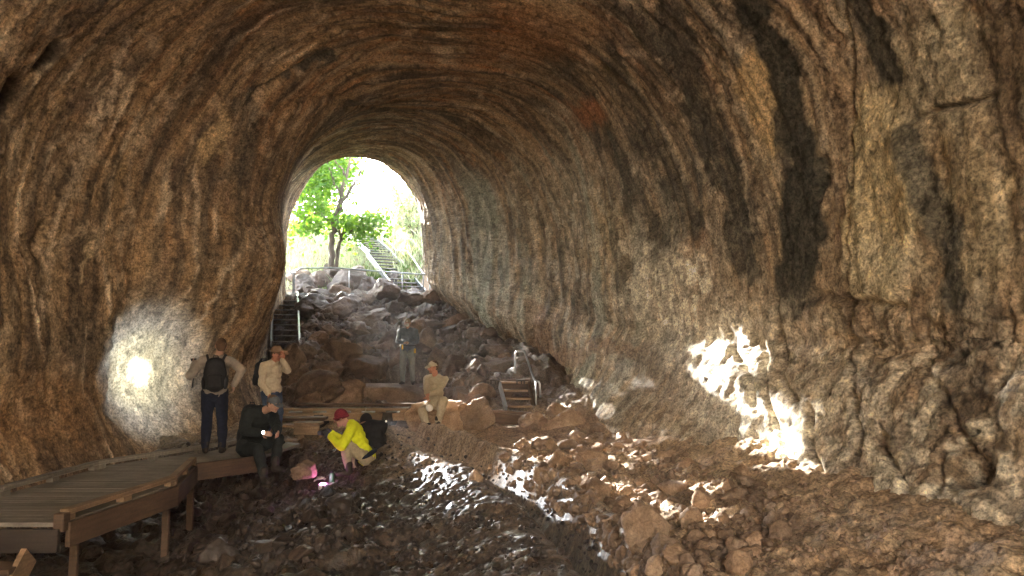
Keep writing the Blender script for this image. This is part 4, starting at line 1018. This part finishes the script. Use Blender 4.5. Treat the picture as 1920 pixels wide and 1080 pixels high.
def blob(name, mb, voxel, mat, parent, smooth=3, wrinkle=0., wf=9.):
    """one continuous skin grown over a set of overlapping tapered solids"""
    me = mb.mesh(name); o = bpy.data.objects.new(name, me); C.objects.link(o)
    r = o.modifiers.new('r', 'REMESH'); r.mode = 'VOXEL'; r.voxel_size = voxel; r.use_smooth_shade = True
    s = o.modifiers.new('s', 'SMOOTH'); s.factor = .5; s.iterations = smooth
    dg = bpy.context.evaluated_depsgraph_get(); me2 = bpy.data.meshes.new_from_object(o.evaluated_get(dg))
    bpy.data.objects.remove(o); bpy.data.meshes.remove(me); me2.name = name
    if wrinkle:
        n = len(me2.vertices); co = np.empty(n*3, np.float32); me2.vertices.foreach_get('co', co); co = co.reshape(-1, 3)
        no = np.empty(n*3, np.float32); me2.vertices.foreach_get('normal', no); no = no.reshape(-1, 3)
        w = ridge(co[:, 0]*wf, co[:, 1]*wf, co[:, 2]*wf*.8, 2, 5)-.35
        co = co + no*(w*wrinkle)[:, None]; me2.vertices.foreach_set('co', co.astype(np.float32).ravel()); me2.update()
    me2.polygons.foreach_set('use_smooth', np.ones(len(me2.polygons), bool))
    me2.materials.clear(); me2.materials.append(mat)
    return link(name, me2, parent)
def ik(a, c, l1, l2, pole):
    d = c-a; L = min(d.length, (l1+l2)*.998); u = d.normalized(); c = a+u*L
    x = (l1*l1-l2*l2+L*L)/(2*L); h = math.sqrt(max(l1*l1-x*x, 0)); p = Vector(pole); p = p-u*p.dot(u)
    p = p.normalized() if p.length > 1e-5 else u.orthogonal().normalized()
    return a+u*x+p*h, c
def basis(f, up):                                # columns: right, forward, up
    u = Vector(up).normalized(); f = Vector(f); f = (f-u*f.dot(u)).normalized(); r = f.cross(u)
    return Matrix((r, f, u)).transposed()
def person(label, base, H, f, hip, neck, head, face, hands, feet, mats, el_pole=None, kn_pole=None, sh_w=.19, bulk=1., toe=None,
           hand_dir=None, gloves=False, tight=0., face_parts=True, up=None, skin='skin', long_sleeve=True):
    """hands, feet: (left, right) wrist / ankle points; f: way the body faces; face: way the head looks"""
    k = H/1.75; root = empty('person', base); tag(root, label, 'person')
    f = Vector(f).normalized(); up_t = (neck-hip).normalized(); B = basis(f, up_t); rt = B.col[0].copy(); fw = B.col[1].copy()
    hb = basis(f, (0, 0, 1)); hr = (rt*.6+hb.col[0]*.4).normalized()
    sh = [neck-up_t*.055*k+rt*(s*sh_w*k) for s in (-1, 1)]; hp = [hip+hr*(s*.092*k) for s in (-1, 1)]
    el, wr, kn, an = [], [], [], []
    for i in (0, 1):
        pole = el_pole[i] if el_pole else (-fw*.6+rt*(-1 if i == 0 else 1)*.5-Vector((0, 0, .6)))
        e, w = ik(sh[i], hands[i], .30*k, .255*k, pole); el.append(e); wr.append(w)
        kp = kn_pole[i] if kn_pole else f+hb.col[0]*(-.1 if i == 0 else .1)
        q, a = ik(hp[i], feet[i], .43*k, .42*k, kp); kn.append(q); an.append(a)
    body = MB()
    def torso(m, g):
        m.ball(hip+up_t*.02, ((.165*bulk+g)*k, (.12*bulk+g)*k, (.13+g)*k), rot=B)
        for t, rx, ry in ((.2, .15, .112), (.4, .148*bulk**.5, .115*bulk), (.6, .165, .12), (.78, .175, .12)):
            m.ball(hip.lerp(neck, t)+fw*.012, ((rx+g)*k, (ry+g)*k, .12*k), rot=B)
        m.capsule(sh[0]+rt*.03*k, sh[1]-rt*.03*k, (.066+g)*k, (.066+g)*k)
        m.capsule(neck.lerp(hip, .12)-rt*.06*k, neck.lerp(hip, .12)+rt*.06*k, (.085+g)*k, (.085+g)*k)
        for i in (0, 1): m.capsule(neck-up_t*.0, sh[i], (.05+g)*k, (.055+g)*k)
    def arm(m, i, g, to=1.):
        m.capsule(sh[i], el[i], (.058+g)*k, (.046+g)*k); m.capsule(el[i], el[i].lerp(wr[i], to), (.045+g)*k, (.032+g*.8)*k)
    def leg(m, i, g, to=1.):
        m.capsule(hp[i], kn[i], (.092*bulk**.5+g)*k, (.062+g)*k); m.capsule(kn[i], kn[i].lerp(an[i], .35), (.06+g)*k, (.06+g)*k)
        m.capsule(kn[i].lerp(an[i], .35), kn[i].lerp(an[i], to), (.06+g)*k, (.04+g*1.1)*k)
    torso(body, -.012)
    for i in (0, 1): arm(body, i, -.004); leg(body, i, -.006)
    # head
    fa = Vector(face).normalized(); hu = Vector(up) if up else (head-neck).normalized()*.5+Vector((0, 0, .8)); HB = basis(fa, hu); hx, hy, hz = HB.col[0].copy(), HB.col[1].copy(), HB.col[2].copy()
    def hp_(x, y, z): return head+(hx*x+hy*y+hz*z)*k
    body.capsule(neck-up_t*.03*k, hp_(0, -.02, -.06), .06*k, .056*k)
    body.ball(hp_(0, -.008, .02), (.076*k, .096*k, .098*k), rot=HB); body.ball(hp_(0, .03, -.055), (.056*k, .058*k, .06*k), rot=HB)
    body.ball(hp_(0, .068, -.093), (.026*k, .022*k, .02*k), rot=HB)
    body.capsule(hp_(0, .088, .012), hp_(0, .11, -.028), .009*k, .015*k); body.capsule(hp_(-.035, .08, .03), hp_(.035, .08, .03), .014*k, .014*k)
    for s in (-1, 1):
        body.ball(hp_(s*.078, -.008, -.01), (.012*k, .022*k, .032*k), rot=HB); body.ball(hp_(s*.04, .068, -.03), (.022*k, .02*k, .02*k), rot=HB)
    # hands
    hand_mb = MB() if gloves else body
    for i in (0, 1):
        fore = (wr[i]-el[i]).normalized(); hd = Vector(hand_dir[i]).normalized() if hand_dir and hand_dir[i] is not None else fore
        side = 1 if i else -1
        n = (rt*(-side)*.8 + fw*.2); n = n-hd*n.dot(hd); n = n.normalized() if n.length > .05 else hd.orthogonal().normalized()
        la = hd.cross(n)*(-side); la = la if la.dot(fw-Vector((0, 0, .0))) > 0 or abs(la.dot(fw)) < .2 else -la   # across the palm, thumb side
        g = .003 if gloves else 0
        for o in (-.028, -.009, .01, .028): hand_mb.capsule(wr[i]+la*o*.6*k, wr[i]+hd*.085*k+la*o*k, (.015+g)*k, (.012+g)*k, 8)
        for o, l, c in ((-.03, .058, .75), (-.01, .074, .6), (.011, .08, .55), (.031, .07, .5)):
            a = wr[i]+hd*.085*k+la*o*k; m1 = a+(hd*math.cos(c*.6)+n*math.sin(c*.6))*l*.5*k; e1 = m1+(hd*math.cos(c*1.7)+n*math.sin(c*1.7))*l*.5*k
            hand_mb.capsule(a, m1, (.0095+g)*k, (.0088+g)*k, 8); hand_mb.capsule(m1, e1, (.0088+g)*k, (.0076+g)*k, 8)
        a = wr[i]+hd*.025*k+la*.03*k; m1 = a+(hd*.6+la*.7+n*.35).normalized()*.04*k; e1 = m1+(hd*.85+la*.15+n*.5).normalized()*.034*k
        hand_mb.capsule(a, m1, (.0125+g)*k, (.0105+g)*k, 8); hand_mb.capsule(m1, e1, (.0105+g)*k, (.0085+g)*k, 8)
        if gloves: hand_mb.capsule(wr[i]-fore*.05*k, wr[i], .038*k, .034*k)
    bo = blob('body', body, .0085, M[skin], root, 2)
    if gloves: blob('glove', hand_mb, .0085, M['glove'], root, 1)
    # clothes
    s = MB(); torso(s, .014+tight)
    s.ball(hip+up_t*.03, ((.17*bulk+.02)*k, (.125*bulk+.02)*k, .12*k), rot=B)
    for i in (0, 1): arm(s, i, .015+tight, .97 if long_sleeve else .1)
    so = blob('shirt', s, .013, M[mats['shirt']], root, 2, .022, 6.5)
    t = MB(); t.ball(hip-up_t*.01, ((.165*bulk+.016)*k, (.12*bulk+.016)*k, .125*k), rot=B)
    for i in (0, 1): leg(t, i, .016, .97)
    blob('trousers', t, .013, M[mats['trousers']], root, 2, .02, 6)
    cb = MB(); cn = 18                                  # collar
    cc = neck+up_t*.012*k
    cb.tube([cc+(rt*math.cos(a)*.068+fw*(math.sin(a)*.068+.012)-up_t*(.018*max(0, math.sin(a))))*k for a in [2*math.pi*q/cn+1.75 for q in range(cn)]], .017*k, 7); cb.build('collar', M[mats['shirt']], so, True)
    for i in (0, 1):
        td = Vector(toe[i]) if toe else f+hb.col[0]*(-.18 if i == 0 else .18)
        td = td.normalized(); a = an[i]; m = MB(); heel = a-td*.04*k-Vector((0, 0, .055*k))
        dn = Vector((0, 0, 1)) if not toe or len(toe) < 3 else toe[2]
        m.capsule(a+Vector((0, 0, .08*k)), a-Vector((0, 0, .02*k)), .056*k, .054*k); m.capsule(heel, heel+td*.12*k, .042*k, .046*k)
        m.capsule(heel+td*.12*k, heel+td*.2*k-Vector((0, 0, .006)), .046*k, .036*k)
        blob('boot', m, .012, M['boot'], root, 2)
    if face_parts:
        for sgn in (-1, 1): MB().ball(hp_(sgn*.032, .083, .008), .0115*k, 10, 7).build('eye', M['eye'], bo, True)
        MB().capsule(hp_(-.022, .089, -.062), hp_(.022, .089, -.062), .006*k, .006*k).build('mouth', M['lip'], bo, True)
    return dict(root=root, hp=hp_, HB=HB, k=k, neck=neck, hip=hip, rt=rt, fw=fw, up=up_t, sh=sh, wr=wr, el=el, hx=hx, hy=hy, hz=hz, body=bo, kn=kn, shirt=so)
def dome(p, c, rx, ry, rz, frac=.5, seg=22, rings=8, flare=0.):
    """open shell over the top of the head (with thickness)"""
    vs, fs = [], []
    for lay in (0, 1):
        sc = 1 - lay*.06
        for i in range(rings+1):
            a = math.pi*frac*i/rings
            for q in range(seg):
                b = 2*math.pi*q/seg; v = Vector((math.sin(a)*math.cos(b)*rx*sc, math.sin(a)*math.sin(b)*ry*sc, math.cos(a)*rz*sc))
                vs.append(c+p['HB']@(v*p['k']))
        o = lay*(rings+1)*seg
        for i in range(rings):
            for q in range(seg): fs.append((o+i*seg+q, o+(i+1)*seg+q, o+(i+1)*seg+(q+1) % seg, o+i*seg+(q+1) % seg))
    return MB().add(vs, fs)
def cap(p, mat, back=False):
    m = dome(p, p['hp'](0, -.008, .032), .086, .106, .088, .52); h = m.build('cap', M[mat], p['root'], True)
    b = MB(); sg = 1
    vs, n = [], 12
    for lay in (0, -.006):
        for q in range(n+1):
            a = math.pi*q/n
            vs.append(p['hp'](.078*math.cos(a), .085, .034+lay+.0)); 
        for q in range(n+1):
            a = math.pi*q/n
            vs.append(p['hp'](.076*math.cos(a), .085+.085*math.sin(a)**.7, .03+lay-.022*math.sin(a)))
    o = 2*(n+1); fs = [(q, q+1, n+1+q+1, n+1+q) for q in range(n)]+[(o+q, o+n+1+q, o+n+1+q+1, o+q+1) for q in range(n)]+[(n+1+q, n+1+q+1, o+n+1+q+1, o+n+1+q) for q in range(n)]
    b.add(vs, fs); b.build('brim', M[mat], h, True)
    return h
def hair(p, mat='hair', low=-.06):
    m = MB(); m.ball(p['hp'](0, -.022, .028), (.083*p['k'], .097*p['k'], .1*p['k']), rot=p['HB'])
    m.ball(p['hp'](0, -.055, -.03), (.066*p['k'], .05*p['k'], .06*p['k']), rot=p['HB'])
    return blob('hair', m, .012, M[mat], p['root'], 1, .006, 30)
def pack(name, label, c, B, size, mat, straps=None, extra=True):
    root = empty(name, c); tag(root, label, 'backpack'); w, d, h = size
    m = MB(); m.ball(c, (w*.5, d*.5, h*.52), rot=B); m.box(c, (w*.8, d*.66, h*.86), B, .05)
    m.ball(c+B@Vector((0, 0, h*.38)), (w*.4, d*.42, h*.16), rot=B)
    blob('pack_body', m, .016, M[mat], root, 4, .008, 9)
    q = MB(); q.box(c+B@Vector((0, -d*.46, -h*.17)), (w*.62, d*.3, h*.4), B, .04); blob('front_pocket', q, .012, M[mat], root, 3, .006, 12)
    for s in (-1, 1):
        e = MB(); e.ball(c+B@Vector((s*w*.46, 0, -h*.22)), (w*.1, d*.3, h*.2), rot=B); e.build('side_pocket', M[mat], root, True)
    MB().tube([c+B@Vector((-.04, d*.2, h*.5)), c+B@Vector((-.03, d*.2, h*.58)), c+B@Vector((.03, d*.2, h*.58)), c+B@Vector((.04, d*.2, h*.5))], .01, 6).build('grab_loop', M[mat], root, True)
    for pts in straps or []: MB().tube(pts, .02, 6).build('shoulder_strap', M[mat], root, True)
    return root
Z3 = Vector((0, 0, 1))
# 1 --- standing on the boardwalk with his back to us, torch on the wall
b = P(400, 848, 11.7); b.z = ZD
f = Vector((-.3, .95, 0)).normalized()
p1 = person('person in dark trousers and black backpack standing on the boardwalk, back turned, torch held out', b, 1.74, f, b+Z3*.93, b+Vector((.02, .02, 1.46)), b+Vector((.045, .07, 1.635)), (-.45, .9, -.05),
    (P(366, 680, 11.75), P(438, 722, 11.62)), (P(385, 838, 11.7)+Z3*.0, P(416, 838, 11.8)), dict(shirt='greytan', trousers='navy'),
    el_pole=(Vector((-.5, -.4, -.9)), Vector((.9, -.5, -.1))), sh_w=.2, hand_dir=((-.6, .6, .25), (-.1, .5, -.8)), bulk=1.05, face_parts=True)
hair(p1); cap(p1, 'hatfelt')
B = basis(f, Z3); u = p1
pk = b+Vector((.01, 0, 1.2))-f*.235
pack('backpack', 'black daypack worn by the person facing the torchlit wall', pk, B, (.34, .22, .5), 'black',
     [[pk+B@Vector((s*.1, .04, .22)), pk+B@Vector((s*.13, .13, .3)), pk+B@Vector((s*.135, .25, .29)), pk+B@Vector((s*.135, .36, .12)), pk+B@Vector((s*.16, .28, -.1)), pk+B@Vector((s*.14, .1, -.2))] for s in (-1, 1)])
M['lens_dim'] = emit_mat('torch_lens_edge', (1, .97, .9), .004)
M['lens'] = emit_mat('torch_lens', (1, .97, .9), 4)
def torch(label, tip, aim, energy, cone, blend, col=(1, .96, .88), core=None, size=.02, emis='lens'):
    root = empty('torch', tip); tag(root, label, 'torch'); d = (aim-tip).normalized()
    MB().tube([tip-d*.15, tip-d*.05, tip-d*.04, tip-d*.002], [.013, .013, .02, .022], 12).build('torch_body', M['black'], root, True)
    MB().tube([tip-d*.001, tip+d*.003], [.019, .017], 14).build('lens', M[emis], root, True)
    for e, c, bl, cc_ in [(energy, cone, blend, col)]+(core or []):
        l = bpy.data.lights.new('torch_light', 'SPOT'); l.energy = e; l.spot_size = R(c); l.spot_blend = bl; l.color = cc_; l.shadow_soft_size = size
        o = bpy.data.objects.new('torch_light', l); C.objects.link(o); o.parent = root; o.location = d*.03; o.rotation_euler = d.to_track_quat('-Z', 'Y').to_euler()
    return root
tip = p1['wr'][0]+Vector((-.1, .12, .04)); aim = P(278, 692, 13.4)
torch('black torch in the raised hand of the person with the backpack, beam on the wall', tip, aim, 9, 70, 1., (.76, .88, 1), [(13, 42, 1., (1, .97, .6)), (70, 15, 1., (1, .98, .75))], .015)
m = MB(); q = p1['wr'][0]; m.tube([q, q+Vector((-.02, -.02, -.12)), q+Vector((.0, -.05, -.25)), q+Vector((-.015, -.05, -.38))], .011, 6); o = m.build('wrist_strap', M['black'], p1['root'], True)

# 2 --- man in the brown hat, hand to his face
b = P(506, 836, 12.75); b.z = ZD
f = Vector((.85, -.5, 0)).normalized(); H = 1.66
p2 = person('person in a brown brimmed hat and khaki shirt standing with one hand to the face', b, H, f, b+Z3*.88, b+f*.03+Z3*1.36, b+f*.11+Z3*1.495, (.86, -.35, -.4),
    (P(530, 674, 12.55), P(503, 738, 12.45)), (b+Vector((.06, .12, .09)), b+Vector((-.05, -.1, .09))), dict(shirt='khaki', trousers='denim'),
    el_pole=(Vector((.6, .1, -1)), Vector((-.6, .3, -.2))), bulk=1.12, hand_dir=((-.1, .1, 1), (.3, -.2, -1)), sh_w=.2, skin='skin2')
hair(p2)
h = dome(p2, p2['hp'](0, -.008, .04), .093, .113, .125, .5).build('hat', M['hatfelt'], p2['root'], True)
vs = []; n = 28
for lay in (0, .006):
    for r_ in (.8, 1., 1.0):
        pass
    for (rx, ry, dz) in ((.085, .105, 0), (.14, .16, -.006), (.2, .22, -.016)):
        for q in range(n):
            a = 2*math.pi*q/n; vs.append(p2['hp'](rx*math.cos(a), -.008+ry*math.sin(a), .045+lay+dz+.025*(rx-.085)/.09*math.cos(a)**2))
fs = []
for lay in (0, 1):
    o = lay*3*n
    for i in range(2):
        for q in range(n): fs.append((o+i*n+q, o+i*n+(q+1) % n, o+(i+1)*n+(q+1) % n, o+(i+1)*n+q))
for q in range(n): fs.append((2*n+q, 2*n+(q+1) % n, 5*n+(q+1) % n, 5*n+q))
MB().add(vs, fs).build('brim', M['hatfelt'], h, True)
B = basis(f, Z3); pk = b+Z3*1.15-f*.24
pack('backpack', 'black daypack on the back of the person in the brown hat', pk, B, (.3, .18, .42), 'black', [[pk+B@Vector((s*.1, .05, .2)), pk+B@Vector((s*.12, .14, .27)), pk+B@Vector((s*.12, .3, .2))] for s in (-1, 1)])
pk = P(470, 764, 12.3); pk.z = ZD+.34
pack('backpack', 'tall dark rucksack standing on the boardwalk behind the seated person in the dark cap', pk, basis((.5, -.8, 0), (.03, 0, 1)), (.36, .26, .68), 'black')

# 3 --- seated on the boardwalk edge, dark clothes and cap
f = Vector((.72, -.69, 0)).normalized()
hip = P(468, 816, 11.45); hip.z = ZD+.12
p3 = person('person in dark jacket and dark cap sitting on the boardwalk edge, torch in hand', Vector((hip.x, hip.y, ZD)), 1.76, f, hip, P(490, 769, 11.3), P(513, 757, 11.2), (.8, -.5, -.38),
    (P(521, 810, 11.0), P(490, 812, 10.95)), (P(516, 872, 11.15), P(494, 893, 10.9)), dict(shirt='darkgreen', trousers='darkgreen'),
    el_pole=(Vector((.1, .8, -.6)), Vector((-.7, -.3, -.5))), kn_pole=(Vector((.8, .1, .9)), Vector((.6, -.4, .9))), tight=.012, bulk=1.12, up=(.25, -.2, 1))
hair(p3); cap(p3, 'slate')
t = p3['wr'][1]+Vector((.06, -.1, .02))
torch('lit torch in the lap of the seated person in dark clothes', t, t+Vector((.55, -.75, -.25)), .3, 70, .6, (.85, .93, 1), None, .012)

# 4 --- crouching in the yellow jacket
f = Vector((-1, -.12, 0)).normalized()
base = P(665, 890, 11.7); base.z = fz(base.x, base.y)
p4 = person('person in bright yellow jacket and maroon beanie squatting on the cave floor', base, 1.74, f, P(688, 858, 11.75), P(658, 795, 11.7), P(639, 784, 11.65), (-.86, -.1, -.5),
    (P(619, 818, 11.5), P(622, 812, 11.8)), (P(654, 880, 11.5), P(666, 876, 11.9)), dict(shirt='hivis', trousers='khaki_dark'),
    el_pole=(Vector((.1, -.5, -1)), Vector((.1, .5, -1))), kn_pole=(Vector((-.8, -.25, .75)), Vector((-.8, .2, .75))), gloves=True, tight=.006, sh_w=.18, up=(-.35, 0, 1))
bn = dome(p4, p4['hp'](0, -.016, .02), .087, .108, .128, .6).build('beanie', M['maroon'], p4['root'], True)
MB().tube([p4['hp'](.089*math.cos(a), -.01+.111*math.sin(a), .012+.012*math.sin(a)) for a in [2*math.pi*q/24 for q in range(24)]]+[p4['hp'](.089, -.01, .012)], .016, 8, False).build('cuff', M['maroon'], bn, True)
hw = MB(); hw.ball(p4['hip']+p4['up']*.045-p4['fw']*.012, (.225, .19, .05), rot=basis(p4['fw'], p4['up'])); blob('hem_band', hw, .014, M['navy'], p4['shirt'], 3)
c = (p4['wr'][0]+p4['wr'][1])/2+Vector((-.1, -.03, .035)); cr = empty('camera', c); tag(cr, 'dark compact camera held by the person in yellow', 'camera')
MB().box(c, (.06, .13, .085), None, .012).build('camera_body', M['black'], cr); MB().tube([c+Vector((-.02, 0, 0)), c+Vector((-.09, 0, -.01))], [.035, .032], 14).build('camera_lens', M['slate'], cr, True)

# 5 --- second person crouching behind, in black
f = Vector((-.35, .94, 0)).normalized(); base = P(704, 870, 12.45); base.z = fz(base.x, base.y)
p5 = person('person in black hooded clothes crouching behind the yellow jacket', base, 1.72, f, P(707, 848, 12.45), P(694, 797, 12.5), P(686, 790, 12.6), (-.5, .8, -.6),
    (P(672, 822, 12.75), P(690, 822, 12.85)), (base+Vector((-.12, .1, .1)), base+Vector((.1, .14, .1))), dict(shirt='black', trousers='black'),
    kn_pole=(Vector((-.5, .8, .7)), Vector((-.1, .9, .7))), tight=.02, sh_w=.19, up=(-.1, .3, 1), gloves=True)
dome(p5, p5['hp'](0, -.016, .02), .1, .122, .118, .62).build('hood', M['black'], p5['root'], True)

tp = P(724, 790, 12.3)
torch('white torch beside the black hooded person, its beam running along the low ridge', tp, Vector((.35, 8.6, .3)), 70, 34, 1., (.95, .97, 1), None, .05, 'lens_dim')
# 6 --- standing on the slab
b = P(764, 722, 20.0); f = Vector((-.05, -1, 0)).normalized(); b.z = P(764, 721, 20).z
H6 = 1.74
p6 = person('person in dark jacket and grey green trousers standing on the slab, white mask', b, H6, f, b+Z3*.92, b+Z3*1.45, b+Vector((-.005, -.035, 1.61)), (-.05, -1, -.25),
    (P(767, 644, 19.72), P(757, 643, 19.72)), (b+Vector((.14, 0, .09)), b+Vector((-.13, .02, .09))), dict(shirt='slate', trousers='greygreen'),
    el_pole=(Vector((.8, .3, -.6)), Vector((-.8, .3, -.6))), bulk=1.1, sh_w=.2, hand_dir=((-.8, -.3, .3), (.8, -.3, .3)))
bn = dome(p6, p6['hp'](0, -.01, .03), .087, .108, .1, .52).build('beanie', M['khaki_dark'], p6['root'], True)
mk = MB(); mk.ball(p6['hp'](0, .075, -.045), (.05*p6['k'], .045*p6['k'], .052*p6['k']), rot=p6['HB']); mk.build('mask', M['white'], p6['root'], True)
hl = MB(); hl.box(p6['hp'](0, .112, .055), (.05, .03, .035), p6['HB'], .006); hl.build('headlamp', M['white'], bn)
for x, z, dd in ((-.12, .98, -.15), (.2, .88, -.1)):
    q = b+Vector((x, dd, z)); MB().box(q, (.045, .03, .12), None, .008).build('pouch', M['yellow_plastic'], p6['root'])
bl = MB(); hcx = p6['hip']+Z3*.1
bl.tube([hcx+Vector((.195*math.cos(a), .155*math.sin(a), 0)) for a in [2*math.pi*q/20 for q in range(21)]], .02, 6, False); bl.build('belt', M['black'], p6['root'], True)

# 7 --- seated on the brown rock in khaki
f = Vector((-.4, -.92, 0)).normalized(); hip = P(819, 757, 14.95)
p7 = person('person in khaki shirt, trousers and cap sitting on the brown rock', P(815, 800, 14.9), 1.76, f, hip, P(817, 706, 14.9), P(812, 688, 14.8), (-.82, -.55, -.02),
    (P(806, 738, 14.42), P(801, 744, 14.45)), (P(821, 792, 14.45), P(804, 806, 14.4)), dict(shirt='khaki', trousers='khaki'),
    el_pole=(Vector((.45, .25, -1)), Vector((-.5, .25, -1))), kn_pole=(Vector((.35, -1, .7)), Vector((-1., -.6, .7))), sh_w=.2, hand_dir=((-.5, -.3, -.7), (.2, -.3, -.9)), skin='skin2')
hair(p7); cap(p7, 'khaki')
mk = MB(); q = P(805, 765, 14.3); mk.ball(q, (.075, .04, .065), rot=basis((-.3, -1, .2), Z3)); mo = empty('mask', q); tag(mo, 'white cup mask hanging from the hand of the seated person in khaki', 'mask'); mk.build('cup', M['white'], mo, True)
MB().tube([q+Vector((-.06, 0, .03)), q+Vector((-.03, 0, .12)), q+Vector((.0, .02, .16))], .004, 5).build('strap', M['white'], mo, True)

# ------------------------------------------------------------------ small things on the floor
M['pink'] = emit_mat('pink_glow', (1, .3, .85), 1.2)
q = P(606, 888, 11.35); q.z = fz(q.x, q.y)+.03
lp = empty('lamp', q); tag(lp, 'small lamp glowing pink on the floor before the person in yellow', 'lamp')
MB().tube([q-Vector((0, 0, .05)), q+Vector((0, 0, .02))], [.07, .06], 16).build('lamp_body', M['white'], lp, True)
MB().tube([q+Vector((0, 0, .021)), q+Vector((0, 0, .03))], [.055, .045], 16).build('diffuser', M['pink'], lp, True)
l = bpy.data.lights.new('pink_light', 'POINT'); l.energy = .12; l.color = (1, .3, .85); l.shadow_soft_size = .04; o = bpy.data.objects.new('pink_light', l); C.objects.link(o); o.parent = lp; o.location = (0, -.02, .09)
q = P(622, 880, 11.55); g = fz(q.x, q.y); bt = empty('bottle', (q.x, q.y, g)); tag(bt, 'green water bottle standing by the boot of the person in yellow', 'bottle')
MB().tube([(q.x, q.y, g), (q.x, q.y, g+.19), (q.x, q.y, g+.22), (q.x, q.y, g+.235)], [.038, .038, .028, .02], 14).build('flask', M['bottle'], bt, True)
MB().tube([(q.x, q.y, g+.235), (q.x, q.y, g+.265)], [.021, .021], 12).build('cap', M['black'], bt, True)
q = P(612, 853, 11.9); g = fz(q.x, q.y); cl = empty('cloth', (q.x, q.y, g)); tag(cl, 'crumpled white cloth on the floor near the pink lamp', 'cloth')
xs, ys = np.meshgrid(np.linspace(-.16, .16, 24), np.linspace(-.12, .12, 18)); zz = g+.05+.035*fbm(xs*9, ys*9, 1, 3, 900)
me = grid_mesh('cloth_sheet', xs+q.x, ys+q.y, zz, M['white']); lo = link('cloth_sheet', me, cl)
so = lo.modifiers.new('thick', 'SOLIDIFY'); so.thickness = .006
